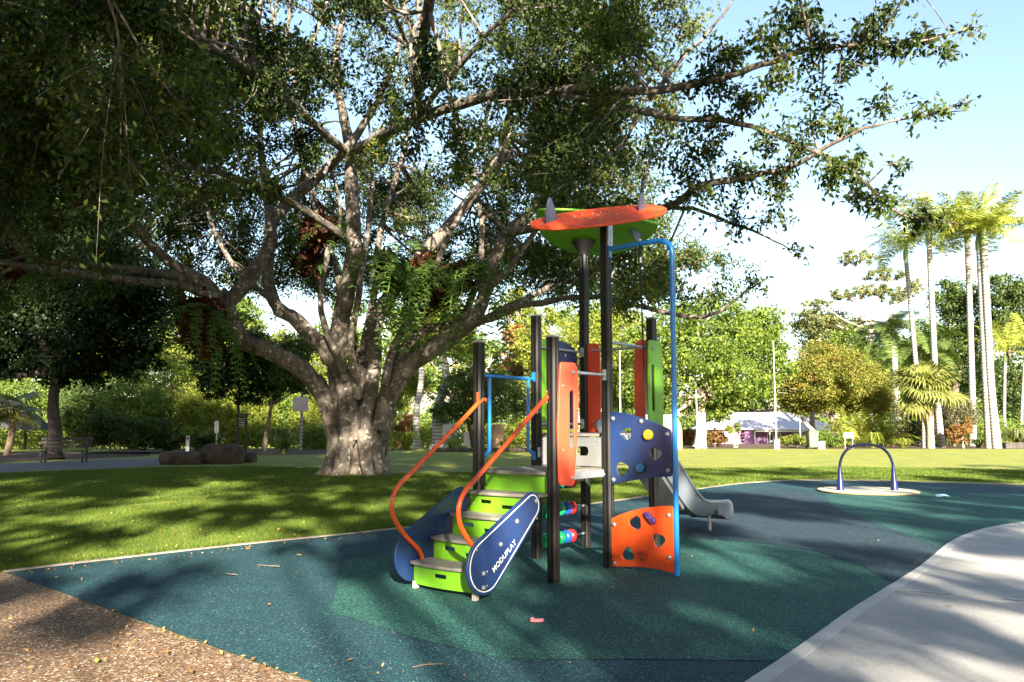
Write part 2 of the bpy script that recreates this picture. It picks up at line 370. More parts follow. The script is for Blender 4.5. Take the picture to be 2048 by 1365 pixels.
# decks
def curved_front(x0, x1, y_back, y_front, bulge, n=12):
    xs = np.linspace(x0, x1, n); return [(x1, y_back), (x0, y_back)] + [(x, y_front - bulge * (1 - ((x - (x0 + x1) / 2) / ((x1 - x0) / 2)) ** 2)) for x in xs]
d1_ = obj('deck', place(plate([rpoly(curved_front(-.42, .42, -.03, -1.02, .09), .01, 2)], .034, .005), (0, 0, 1.035), (1, 0, 0), (0, 1, 0)), DECK, tower)
obj('deck_frame', box(.045, .84, .075, (.462, -.52, 1.0), .004), STEEL, d1_); obj('deck_frame', box(.045, .84, .075, (-.462, -.52, 1.0), .004), STEEL, d1_)
for y in (-.93, -.10): bolt(d1_, (.486, y, .99), (1, 0, 0), .7)
d2_ = obj('deck', box(.84, .98, .034, (0, .52, 1.40), .005), DECK, tower)
obj('deck_frame', box(.045, .84, .06, (.462, .52, 1.37), .004), STEEL, d2_); obj('deck_frame', box(.045, .84, .06, (-.462, .52, 1.37), .004), STEEL, d2_)
# grey riser panel between the decks (C-E) with a hole
gp = obj('riser_panel', place(plate([rrect(-.40, 1.06, .41, 1.375, .02), rrect(.085, 1.175, .235, 1.275, .04)], .018), (0, -.01, 0), (1, 0, 0), (0, 0, 1)), GREYP, tower)
for x, z in ((-.36, 1.34), (.37, 1.34), (-.36, 1.10), (.37, 1.10)): bolt(gp, (x, -.022, z), (0, -1, 0), .5)
obj('hinge', box(.012, .05, .11, (-.415, -.03, 1.2), .003), STEEL, gp)
# stairs: treads, risers, side panels
TR = [(-2.10, .235), (-1.83, .432), (-1.56, .630), (-1.29, .832)]
for i, (yf, z) in enumerate(TR):
    t = obj('tread', place(plate([rpoly(curved_front(-.445, .445, yf + .31, yf + .02, .055), .012, 2)], .028, .004), (0, 0, z), (1, 0, 0), (0, 1, 0)), DECK, tower)
    z0 = TR[i - 1][1] + .014 if i else .045
    xs = np.linspace(-.40, .40, 14)
    slots = [(-.18, .5), (.10, .28)] if i else [(-.04, .5)]
    # curved riser board following the tread nose, built as a bent plate
    h = z - .014 - z0; loops = [rrect(-.415, 0, .415, h, .006)]
    for sx, sz in slots: loops.append(rrect(sx - .075, h * sz - .018 + .02, sx + .075, h * sz + .018 + .02, .012))
    me = plate(loops, .016, .002)
    bm = bmesh.new(); bm.from_mesh(me)
    for cx in np.linspace(-.38, .38, 12): bmesh.ops.bisect_plane(bm, geom=bm.verts[:] + bm.edges[:] + bm.faces[:], plane_co=(cx, 0, 0), plane_no=(1, 0, 0))
    for v in bm.verts: v.co.z += .05 * (1 - (v.co.x / .415) ** 2)
    bm.to_mesh(me); bm.free()
    r = obj('riser', place(me, (0, yf + .055, z0), (1, 0, 0), (0, 0, 1)), LIME, tower)
    bolt(r, (-.36, yf + .035, z0 + h * .45), (0, -1, 0), .4)
fa = obj('fascia', place(plate([rrect(-.40, .80, .42, 1.014, .01)], .018), (0, -1.005, 0), (1, 0, 0), (0, 0, 1)), LIME, tower)
for x in (-.30, .02, .34): bolt(fa, (x, -1.018, .985), (0, -1, 0), .45)
def capsule(c0, r0, c1, r1, n=14):
    c0, c1 = np.array(c0), np.array(c1); d = c1 - c0; L_ = np.linalg.norm(d); a = math.atan2(d[1], d[0]); b = math.acos((r0 - r1) / L_)
    o = [c1 + r1 * np.array([math.cos(t), math.sin(t)]) for t in np.linspace(a - b, a + b, n)]
    o += [c0 + r0 * np.array([math.cos(t), math.sin(t)]) for t in np.linspace(a + b, a - b + 2 * math.pi, n * 2)]
    return [tuple(q) for q in o]
for sx in (1, -1):
    yo = -.03 if sx > 0 else .06
    sp = obj('side_panel', place(plate([capsule((-2.06 + yo, .30), .25, (-1.38 + yo, .755), .135)], .026, .006), (sx * .475, 0, 0), (0, 1, 0), (0, 0, 1)), NAVY, tower)
    ln = capsule((-2.06 + yo, .30), .222, (-1.38 + yo, .755), .110); l2 = capsule((-2.06 + yo, .30), .213, (-1.38 + yo, .755), .101)
    obj('border_line', place(plate([ln, l2], .002, .0003), (sx * (.475 + .0140), 0, 0), (0, 1, 0), (0, 0, 1)), WHITE, sp)
    for y, z in ((-2.10, .12), (-2.10, .24), (-1.86, .46), (-1.62, .64), (-1.32, .80)): bolt(sp, (sx * .490, y + yo, z), (sx, 0, 0), 1.15)
    for y, z in ((-2.05, .13), (-2.05, .25), (-2.19, .45)): bolt(sp, (sx * .489, y + yo, z), (sx, 0, 0), .5)
    obj('foot', box(.045, .05, .075, (sx * .40, -2.10 + yo, .030), .006), CAPM, sp)
    if sx > 0:
        fc = bpy.data.curves.new('t', 'FONT'); fc.body = 'MODUPLAY'; fc.size = .070; fc.extrude = .0008; fc.offset = .0003; fc.space_character = 1.08
        fo = bpy.data.objects.new('t', fc); tm = bpy.data.meshes.new_from_object(fo); bpy.data.objects.remove(fo)
        dv = Vector((0, .68, .455)).normalized()
        place(tm, (.4895, -1.985, .225), dv, Vector((0, -dv.z, dv.y)))
        obj('lettering', tm, WHITE, sp)
# handrails
RL = [(-1.0, 1.775), (-1.08, 1.765), (-1.40, 1.545), (-1.80, 1.272), (-2.12, 1.055), (-2.29, .935), (-2.355, .80), (-2.32, .655), (-2.18, .492), (-2.0, .345), (-1.945, .25)]
for sx in (1, -1):
    pts = [(sx * .44, y - (.05 if sx > 0 else -.03), z) for y, z in (RL[:-1] if sx > 0 else RL)]
    h = obj('handrail', tube(pts, .022, 12, 6), RAILO, tower, True)
    obj('bracket', box(.012, .045, .13, (sx * .44 - .0, -1.092, 1.79), .004, None), RAILO, h)
    bolt(h, (sx * .44, -1.10, 1.84), (0, -1, 0), .5); bolt(h, (sx * .44, -1.10, 1.735), (0, -1, 0), .5)
# blue hoop barrier A-C
bb = obj('barrier', tube([(-.474, -.985, 2.035), (-.474, -.05, 2.035)], .019, 12), RAILB, tower, True)
for y, dy in ((-.86, -1), (-.16, 1)):
    obj('upright', tube([(-.474, y, 2.035), (-.474, y, 1.30), (-.474, y + dy * .02, 1.235), (-.474, y + dy * .07, 1.195), (-.474, y + dy * .115, 1.19)], .019, 12, 5), RAILB, bb, True)
    obj('bracket', box(.05, .012, .11, (-.474, (-.985 if dy < 0 else -.055), 2.06 if dy > 0 else 2.04), .004), RAILB, bb)
    obj('bracket', box(.05, .012, .10, (-.474, (-.985 if dy < 0 else -.055), 1.16), .004), RAILB, bb)
# slotted panels with bars
def bar(p0, p1, r=.017): 
    b = obj('bar', tube([p0, p1], r, 12), STEEL, tower, True); return b
def clamp(parent, p_, sx, sy): obj('bracket', box(sx, sy, .12, p_, .006), STEEL, parent)
b1 = bar((.474, -.98, 2.05), (.474, -.05, 2.05)); clamp(b1, (.474, -.058, 2.05), .05, .012)
sl = obj('slot_panel', place(plate([rpoly([(-1.05, 1.50), (-1.005, 2.09), (-.99, 2.135), (-.735, 2.14), (-.70, 2.10), (-.675, 1.85), (-.70, 1.45), (-.765, .93), (-.80, .905), (-.99, .925), (-1.03, .95)], .05), rrect(-.845, 1.28, -.755, 1.86, .043)], .022, .005), (.532, 0, 0), (0, 1, 0), (0, 0, 1)), CORAL, tower)
for y, z, s in ((-.78, 2.04, 1.3), (-.80, .99, 1.2), (-.965, 1.90, .6), (-.965, 1.27, .6)): bolt(sl, (.544, y, z), (1, 0, 0), s)
b2 = bar((.474, .05, 2.415), (.474, .98, 2.415))
gl = obj('slot_panel', place(plate([rpoly([(.80, 1.50), (.84, 2.48), (.87, 2.505), (1.14, 2.50), (1.165, 2.46), (1.20, 1.95), (1.17, 1.45), (.82, 1.45)], .05), rrect(.905, 1.66, .985, 2.22, .038)], .022, .005), (.532, 0, 0), (0, 1, 0), (0, 0, 1)), LIME, tower)
for y, z, s in ((.93, 2.40, 1.3), (1.12, 2.25, .6), (1.12, 1.66, .6)): bolt(gl, (.544, y, z), (1, 0, 0), s)
b3 = bar((-.474, .05, 2.415), (-.474, .98, 2.415)); clamp(b3, (-.474, .982, 2.415), .05, .012)
b4 = bar((-.474, .05, 1.52), (-.474, .98, 1.52)); clamp(b4, (-.474, .982, 1.52), .05, .012)
p1 = obj('side_board', place(plate([rpoly([(.075, 1.45), (.075, 2.47), (.12, 2.52), (.40, 2.52), (.46, 2.46), (.47, 1.45)], .04)], .02, .004), (-.505, 0, 0), (0, 1, 0), (0, 0, 1)), LIME, tower)
p2 = obj('side_board', place(plate([[(.50, 1.46), (.50, 2.53)] + [(.50 + .40 * math.sin(a), 2.33 + .20 * math.cos(a)) for a in np.linspace(.1, math.pi / 2, 10)] + [(.91, 1.46)]], .02, .004), (-.500, 0, 0), (0, 1, 0), (0, 0, 1)), NAVY, tower)
bolt(p2, (-.485, .62, 2.35), (1, 0, 0), 1.2)
# red boards beside the slide mouth (D-F)
b5 = bar((-.38, 1.04, 2.435), (.38, 1.04, 2.435))
for s in (-1, 1):
    rp = obj('side_board', place(plate([rpoly([(-.45, 1.41), (-.45, 2.47), (-.41, 2.525), (-.29, 2.525), (-.245, 2.47), (-.235, 1.90), (-.25, 1.41)] if s < 0 else [(.25, 1.41), (.235, 1.9), (.245, 2.47), (.29, 2.525), (.41, 2.525), (.45, 2.47), (.45, 1.41)], .04)], .022, .004), (0, 1.04, 0), (1, 0, 0), (0, 0, 1)), CORAL, tower)
    bolt(rp, (s * .34, 1.026, 1.55), (0, -1, 0), .6)
# spinning bead rails C-D below deck
for z in (.18, .515, .83):
    rl = bar((-.474, .05, z), (-.474, .99, z), .014)
    for k, (y, m) in enumerate(((.17, LIME), (.30, 'g'), (.46, 'g'), (.60, 'b'), (.705, 'r'))):
        m = {'g': mat('bead_green', (.01, .30, .11), .35), 'b': mat('bead_blue', (.012, .09, .42), .35), 'r': mat('bead_red', (.60, .018, .02), .35)}.get(m, mat('bead_green', (.01, .30, .11), .35))
        me = tube([(-.474, y + q, z) for q in (-.052, -.046, -.03, 0, .03, .046, .052)], [.05, .062, .076, .081, .076, .062, .05], 18)
        obj('bead', me, m, rl, True)
# climbing wall between E and the blue pole
cl = [((.718, 1.42), .052, .9), ((1.06, 1.215), .050, .2), ((.665, 1.05), .055, 2.3)]
nv = [(.515, .875), (.515, 1.655), (.70, 1.64), (.90, 1.59), (1.08, 1.53), (1.245, 1.462), (1.245, .99), (1.06, .975), (.86, .945), (.68, .91)]
cn = obj('climbing_panel', place(plate([rpoly(nv, .03, 3)] + [blob_tri(c[0], c[1], s * 1.25, r) for c, s, r in cl], .02, .005), (0, -.02, 0), (1, 0, 0), (0, 0, 1)), NAVY, tower)
for x, z in ((.56, 1.58), (.90, 1.55), (1.20, 1.42), (.56, .93), (1.20, 1.05)): bolt(cn, (x, -.032, z), (0, -1, 0), 1.3)
ov = [(.515, .02), (.515, .515), (.62, .565), (.76, .615), (.92, .655), (1.08, .683), (1.245, .695), (1.245, .02), (1.10, .045), (.95, .05), (.80, .045), (.65, .03)]
co = obj('climbing_panel', place(plate([rpoly(ov, .02, 3)] + [blob_tri(c[0], c[1], s, r) for c, s, r in (((.815, .495), .068, 1.1), ((1.08, .34), .066, .3), ((.72, .165), .068, 1.5))], .02, .005), (0, -.02, 0), (1, 0, 0), (0, 0, 1)), ORANGE, tower)
for x, z in ((.56, .46), (1.20, .60), (.56, .06), (1.20, .18)): bolt(co, (x, -.032, z), (0, -1, 0), 1.3)
def hold(parent, x, z, shape, col, s):
    loops = {'round': [[(s * math.cos(a), s * math.sin(a)) for a in np.linspace(0, 2 * math.pi, 20, endpoint=False)]],
             'penta': [rpoly([(s * math.cos(a), s * math.sin(a)) for a in np.linspace(math.pi / 2, 2.5 * math.pi, 5, endpoint=False)], .02)],
             'bean': [capsule((-.03, .03), .03, (.035, -.03), .036)],
             'tri': [rpoly([(-.06, .05), (.06, .055), (.015, -.065)], .03)]}[shape]
    h = obj('hold', place(plate(loops, .045, .016), (x, -.05, z), (1, 0, 0), (0, 0, 1)), mat('hold_' + shape, col, .5), parent)
    for dx in (-.015, .015): bolt(h, (x + dx, -.075, z), (0, -1, 0), .35)
hold(cn, .99, 1.41, 'round', (.52, .34, .015), .056); hold(cn, .89, 1.065, 'penta', (.01, .10, .24), .060)
hold(co, .99, .565, 'bean', (.07, .03, .16), .05); hold(co, .91, .165, 'tri', (.45, .03, .012), .06)
# blue pole and arm
pl = obj('blue_pole', tube([(.52, 0, 3.44), (.70, 0, 3.445), (.90, 0, 3.45), (1.10, 0, 3.45), (1.19, 0, 3.435), (1.25, 0, 3.39), (1.275, 0, 3.31), (1.275, 0, 3.1), (1.272, 0, 2.0), (1.268, 0, 1.0), (1.265, 0, 0)], .028, 16, 5), RAILB, tower, True)
obj('bracket', box(.012, .06, .20, (.530, 0, 3.44), .004), RAILB, pl)
for dz in (-.07, .07): bolt(pl, (.537, 0, 3.44 + dz), (1, 0, 0), .7)
rp = obj('climbing_rope', tube([(.90, 0, 3.36), (.905, .02, 2.6), (.915, .04, 1.9), (.925, .05, 1.50)], .0085, 8, 4), ROPE, tower, True)
obj('shackle', tube([(.90, 0, 3.50), (.90, 0, 3.44)], [.02, .016], 10), STEEL, rp, True)
obj('swivel', tube([(.90, 0, 3.425), (.90, 0, 3.40), (.90, 0, 3.36), (.90, 0, 3.33)], [.012, .026, .026, .012], 10), ROPE, rp, True)
for z in (3.30, 1.62): obj('ferrule', tube([(.903 if z > 2 else .922, .005 if z > 2 else .045, z), (.903 if z > 2 else .922, .005 if z > 2 else .045, z - .06)], .015, 10), STEEL, rp, True)
# surfboard roof
av = Vector((.752, .66, 0)); bv = Vector((-.66, .752, 0))
def surf(L_, W, n=28, sq=.78):
    o = []
    for k in range(n):
        t = 2 * math.pi * k / n; x = math.cos(t); y = math.sin(t); o.append((L_ / 2 * x, W / 2 * (abs(y) ** sq) * (1 if y > 0 else -1)))
    return o
def dboard(L_, W, n=24, k=.12):
    return [(L_ / 2 * math.cos(t), W * math.sin(t) ** .85) for t in np.linspace(.02, math.pi - .02, n)] + [(L_ / 2 * x, -k * W * (1 - x * x)) for x in np.linspace(-.985, .985, n)]
def board(name_m, ctr, L_, W, roll, tilt, fins, label):
    ax = (av * math.cos(roll) + Vector((0, 0, 1)) * math.sin(roll)).normalized()
    ay = (bv * math.cos(tilt) + Vector((0, 0, 1)) * math.sin(tilt)).normalized(); ay = (ay - ax * ay.dot(ax)).normalized(); nz = ax.cross(ay)
    o = obj('surfboard_roof', place(plate([surf(L_, W) if name_m is ORANGE else dboard(L_, W)], .03, .010), ctr, ax, ay), name_m, tower); o['label'] = label
    for x, y, hgt, ln, up in fins:
        c = Vector(ctr) + ax * x + ay * y
        prof = [(-ln / 2, 0), (-ln / 2 + .015, hgt * .45), (-ln * .15, hgt * .92), (ln * .02, hgt), (ln * .12, hgt * .9), (ln * .34, hgt * .45), (ln / 2, 0)]
        obj('fin', place(plate([prof], .022, .004), c, (ay * .62 + ax * .78).normalized(), nz * up), FIN, o)
    return o, ax, ay, nz
OC = (.474 - .0752 + .099, 0 - .066 - .1128, 3.765)
oo, ax, ay, nz = board(ORANGE, OC, 1.52, .62, math.radians(8), math.radians(30), [(-.52, .02, .28, .20, 1), (.50, .06, .20, .15, 1)], 'orange surfboard roof panel')
for x, y in [(-.25, .08), (-.16, .12), (-.05, .10), (.05, .14), (.15, .12), (-.10, -.06), (0, -.08), (.10, -.06), (.20, -.02), (-.20, -.02), (.08, .04), (.0, .03)]:
    bolt(oo, Vector(OC) + ax * x + ay * y + nz * .017, nz, .65)
gcen = (-.474 + .0752 + .363, 1.04 + .066 - .4136, 4.03)
go, ax2, ay2, nz2 = board(LIME, gcen, 1.5, .94, math.radians(-6), math.radians(-17.5), [(.52, .20, .17, .20, -1), (.45, .12, .16, .18, 1)], 'lime green surfboard roof panel')
obj('roof_bracket', box(.02, .10, .26, (.53, 0, 3.60), .004), STEEL, tower)
fl = obj('post_flare', tube([(-.474, 1.04, 3.66), (-.474, 1.04, 3.72), (-.474, 1.04, 3.79), (-.474, 1.04, 3.835)], [.065, .075, .125, .16], 18), BLACK, tower, True)
# slide
SP = smooth_path([(0, .98, 1.41), (0, 1.20, 1.40), (0, 1.45, 1.27), (0, 1.9, .92), (0, 2.3, .60), (0, 2.58, .41), (0, 2.88, .305), (0, 3.3, .275), (0, 3.72, .272)], 5)
SP = SP[:, 1:]
Tt = np.gradient(SP, axis=0); Tt /= np.linalg.norm(Tt, axis=1)[:, None]; Nn = np.stack([-Tt[:, 1], Tt[:, 0]], 1)
def chute_sec(hw, hh):   # outer then inner, closed loop of (x, up)
    o = [(-hw - .03, hh + .0), (-hw - .035, hh - .03), (-hw - .012, hh - .035), (-hw - .008, .05), (-hw + .06, -.035), (hw - .06, -.035), (hw + .008, .05), (hw + .012, hh - .035), (hw + .035, hh - .03), (hw + .03, hh), (hw + .0, hh + .012), (hw - .012, hh - .01), (hw - .02, .06), (hw - .08, 0), (-hw + .08, 0), (-hw + .02, .06), (-hw + .012, hh - .01), (-hw, hh + .012)]
    return o
Vs = []; sec_n = 18; prof_h = np.interp(np.linspace(0, 1, len(SP)), [0, .08, .3, .6, .8, 1], [.12, .24, .24, .22, .18, .15])
for i in range(len(SP)):
    for x, u in chute_sec(.255, prof_h[i]): Vs.append((x, SP[i, 0] + Nn[i, 0] * u, SP[i, 1] + Nn[i, 1] * u))
Fs = [(i * sec_n + j, i * sec_n + (j + 1) % sec_n, (i + 1) * sec_n + (j + 1) % sec_n, (i + 1) * sec_n + j) for i in range(len(SP) - 1) for j in range(sec_n)]
Fs += [[j for j in range(sec_n)], [(len(SP) - 1) * sec_n + j for j in range(sec_n)]]
me = pyd('slide', Vs, Fs); bm = bmesh.new(); bm.from_mesh(me); bmesh.ops.triangulate(bm, faces=[f for f in bm.faces if len(f.verts) > 4]); bmesh.ops.recalc_face_normals(bm, faces=bm.faces); bm.to_mesh(me); bm.free()
sl_ = obj('slide', me, SLIDE, tower, True)
# rolled lip at the exit and the leg
obj('exit_lip', tube([(-.26, 3.72, .215), (.26, 3.72, .215)], [.07, .07], 16), SLIDE, sl_, True)
for s in (-1, 1): obj('exit_cheek', place(plate([rpoly([(3.30, .245), (3.32, .425), (3.70, .435), (3.80, .39), (3.84, .29), (3.82, .19), (3.74, .135), (3.62, .15), (3.45, .225)], .04)], .03, .010), (s * .268, 0, 0), (0, 1, 0), (0, 0, 1)), SLIDE, sl_)
obj('leg', tube([(.08, 3.45, .26), (.08, 3.45, 0)], .026, 12), STEEL, sl_, True)
obj('under_rib', box(.36, 1.1, .05, (0, 2.0, .735), .01, Matrix.Rotation(math.radians(-37.5), 4, 'X')), mat('slide_under', (.10, .11, .12), .6), sl_)
obj('slide_hood', place(plate([rpoly([(-.0, 1.39), (.0, 1.62), (.10, 1.66), (.42, 1.42), (.30, 1.36)], .06)], .025, .008), (-.28, 1.06, 0), (0, 1, 0), (0, 0, 1)), SLIDE, sl_)
obj('slide_hood', place(plate([rpoly([(-.0, 1.39), (.0, 1.62), (.10, 1.66), (.42, 1.42), (.30, 1.36)], .06)], .025, .008), (.28, 1.06, 0), (0, 1, 0), (0, 0, 1)), SLIDE, sl_)

# ------------------------------------------------------------------ spinner with arch
sc_ = (g(1681, 985) + g(1789, 985)) / 2
spn = thing('spinner', 'flush cream disc spinner with navy arch handle on the rubber', 'playground', (sc_[0], sc_[1], 0.018))
bm = bmesh.new(); bmesh.ops.create_cone(bm, cap_ends=True, segments=64, radius1=1.04, radius2=1.02, depth=.03); bmesh.ops.translate(bm, vec=(0, 0, .015), verts=bm.verts)
dk = obj('disc', bm_mesh(bm), mat('disc_cream', (.46, .43, .34), .6, (.38, .36, .28), 3, .1, 80), spn)
rr = [(1.045 * math.cos(a), 1.045 * math.sin(a), .018) for a in np.linspace(0, 2 * math.pi, 65)]
obj('rim', tube(rr, .016, 6), mat('disc_rim', (.34, .27, .12), .6), dk, True)
NB = mat('spinner_navy', (.005, .009, .085), .35, (.005, .008, .075), 3, coat=.4)
arc = [(-.60, 0, .03), (-.595, 0, .5), (-.575, 0, .66), (-.50, 0, .83), (-.36, 0, .96), (-.18, 0, 1.02), (0, 0, 1.035), (.18, 0, 1.02), (.36, 0, .96), (.50, 0, .83), (.575, 0, .66), (.595, 0, .5), (.60, 0, .03)]
ah = obj('arch_handle', tube(arc, .030, 14, 5), NB, spn, True)
for s in (-1, 1): obj('leg_sleeve', tube([(s * .60, 0, .028), (s * .60, 0, .05), (s * .597, 0, .55)], [.085, .08, .034], 14), NB, ah, True)

# ------------------------------------------------------------------ foliage helpers
def leaf_quads(P, size, rg, droop=0.5, width=.42, flat_=0.0):
    """one pointed, slightly folded leaf per point -> verts, quads"""
    n = len(P); P = np.asarray(P); size = np.broadcast_to(size, (n,))[:, None]
    A = rg.normal(size=(n, 3)); A[:, 2] -= droop; A /= np.linalg.norm(A, axis=1)[:, None]
    B = rg.normal(size=(n, 3)); B[:, 2] *= (1 - flat_); B -= A * (A * B).sum(1)[:, None]; B /= np.linalg.norm(B, axis=1)[:, None]
    Nn_ = np.cross(A, B)
    v0 = P; v1 = P + A * size * .45 + B * size * width * .5 + Nn_ * size * .06; v2 = P + A * size; v3 = P + A * size * .45 - B * size * width * .5 + Nn_ * size * .06
    V = np.stack([v0, v1, v2, v3], 1).reshape(-1, 3); Q = np.arange(4 * n).reshape(n, 4)
    return V, Q
def crown_mesh(name, P, size, rg, val=None, droop=.5, width=.42):
    V, Q = leaf_quads(P, size, rg, droop, width)
    v = val if val is not None else rg.random(len(P))
    return arr_mesh(name, V, Q, np.clip(v, 0, 1))
def limb_mesh(paths, seg=8, lump=.08, seed=3):
    V, Q = tubes(paths, seg, lump, True, seed)
    me = bpy.data.meshes.new('limb'); me.from_pydata(V.tolist(), [], [q if len(set(q)) == 4 else q[:3] for q in Q]); me.update(); return me
BARK = mat('bark_grey', (.17, .135, .105), .95, (.075, .055, .042), 5, .9, 22, contrast=(.3, .7))
BARKP = mat('bark_pale', (.42, .36, .30), .9, (.24, .19, .15), 6, .6, 25)
BARKD = mat('bark_dark', (.05, .038, .03), .95, (.025, .02, .016), 6, .7, 25)
def bark_lichen():
    m = bpy.data.materials.new('bark_fig'); m.use_nodes = True; nt = m.node_tree; N = nt.nodes; L = nt.links; b = N['Principled BSDF']; b.inputs['Roughness'].default_value = .95
    b.inputs['Specular IOR Level'].default_value = .2
    tc = N.new('ShaderNodeTexCoord'); mp = N.new('ShaderNodeMapping'); mp.inputs['Scale'].default_value = (1, 1, .35); L.new(tc.outputs['Object'], mp.inputs[0])
    n1 = N.new('ShaderNodeTexNoise'); n1.inputs['Scale'].default_value = 4; n1.inputs['Detail'].default_value = 8; n1.inputs['Roughness'].default_value = .7; L.new(mp.outputs[0], n1.inputs['Vector'])
    r1 = N.new('ShaderNodeValToRGB'); e = r1.color_ramp.elements; e[0].position = .32; e[0].color = (.040, .031, .025, 1); e[1].position = .70; e[1].color = (.235, .20, .17, 1); L.new(n1.outputs['Fac'], r1.inputs['Fac'])
    n2 = N.new('ShaderNodeTexNoise'); n2.inputs['Scale'].default_value = 9; n2.inputs['Detail'].default_value = 6; L.new(tc.outputs['Object'], n2.inputs['Vector'])
    r2 = N.new('ShaderNodeValToRGB'); r2.color_ramp.elements[0].position = .58; r2.color_ramp.elements[1].position = .66; L.new(n2.outputs['Fac'], r2.inputs['Fac'])
    mx = N.new('ShaderNodeMix'); mx.data_type = 'RGBA'; mx.inputs[7].default_value = (.36, .35, .31, 1); L.new(r2.outputs['Color'], mx.inputs[0]); L.new(r1.outputs['Color'], mx.inputs[6]); L.new(mx.outputs[2], b.inputs['Base Color'])
    bp = N.new('ShaderNodeBump'); bp.inputs['Strength'].default_value = 1.0; bp.inputs['Distance'].default_value = .06; L.new(n1.outputs['Fac'], bp.inputs['Height']); L.new(bp.outputs['Normal'], b.inputs['Normal'])
    return m
FIGBARK = bark_lichen()

def tree(name, label, px, Y, blobs, n_leaves, leaf, m_leaf, trunk_r=.2, m_bark=None, base_z=None, clump=.27, group=None, stems=1, seed=0, cat='tree', x=None, droop=.4, top_frac=.62, sub=4):
    """blobs: (px, py, dY, rx_px, rz_px[, depth_factor]) in photo pixels at depth Y+dY; trunk stands on the ground at (px, Y)"""
    rg = np.random.default_rng(seed + 100)
    X = (px - 1024) / FPX * Y * 1.0 if x is None else x
    bz = gz(Y) if base_z is None else base_z
    t = thing(name, label, cat, (X, Y, bz), 0, group); O = np.array([X, Y, bz])
    paths = []; P = []; val = []
    C = []
    for b in blobs:
        c = at(b[0], b[1], Y + b[2]) if len(b) < 7 else np.array(b[6], float)
        s = mpp(Y + b[2]) if len(b) < 7 else 1.0; C.append((c, b[3] * s, b[4] * s, (b[5] if len(b) > 5 else 1.0)))
    tot = sum(rx * rz for _, rx, rz, _ in C)
    zc = np.mean([c[2] for c, *_ in C])
    fork = np.array([np.mean([c[0] for c, *_ in C]) * .3 + X * .7, Y, bz + (zc - bz) * top_frac])
    for s in range(stems):
        off = np.array([rg.normal() * trunk_r * 1.5 * (stems > 1), rg.normal() * trunk_r * (stems > 1), 0])
        f2 = fork + off * 3
        pp = smooth_path([O + off, O + off + (f2 - O - off) * .33 + rg.normal(size=3) * trunk_r * .5, O + off + (f2 - O - off) * .66 + rg.normal(size=3) * trunk_r * .5, f2], 4)
        paths.append((pp - O, np.interp(np.linspace(0, 1, len(pp)), [0, .08, 1], [trunk_r * 1.5, trunk_r, trunk_r * .6])))
    for c, rx, rz, df in C:
        st = fork + rg.normal(size=3) * trunk_r
        mid = (st + c) / 2 + np.array([0, 0, -.08 * np.linalg.norm(c - st)])
        pp = smooth_path([st, mid, c], 5); paths.append((pp - O, np.linspace(trunk_r * (.55 if sub else .10), trunk_r * (.14 if sub else .04), len(pp))))
        for k in range(sub):
            e = c + rg.normal(size=3) * np.array([rx, rx * df, rz]) * .5
            paths.append((smooth_path([pp[-4], (pp[-4] + e) / 2 + rg.normal(size=3) * .1, e], 3) - O, np.linspace(trunk_r * .2, trunk_r * .05, 7)))
        m = max(40, int(n_leaves * (2.5 if sub else 1) * rx * rz / tot)); nc = max(6, m // 45)
        d = rg.normal(size=(nc, 3)); d /= np.linalg.norm(d, axis=1)[:, None]
        cc = c + d * (rg.random((nc, 1)) ** .38) * np.array([rx, rx * df, rz])
        cv = rg.normal(size=nc) * .21
        idx = rg.integers(0, nc, m); cr = clump * min(rx, rz)
        off = rg.normal(size=(m, 3)) * np.array([cr, cr, cr * .6]) * .62
        P.append(cc[idx] + off - O); val.append(.45 + cv[idx] + rg.normal(size=m) * .2)
    P = np.vstack(P); val = np.concatenate(val); ok = P[:, 2] > .02
    P, val = P[ok], val[ok]
    obj('trunk', limb_mesh(paths, 8 if sub else 5, .10, seed + 5), m_bark or BARK, t, True)
    obj('crown', crown_mesh('crown', P, leaf * (.86 if sub else 1) * rg.uniform(.7, 1.25, len(P)), rg, val, droop, .55), m_leaf, t)
    return t

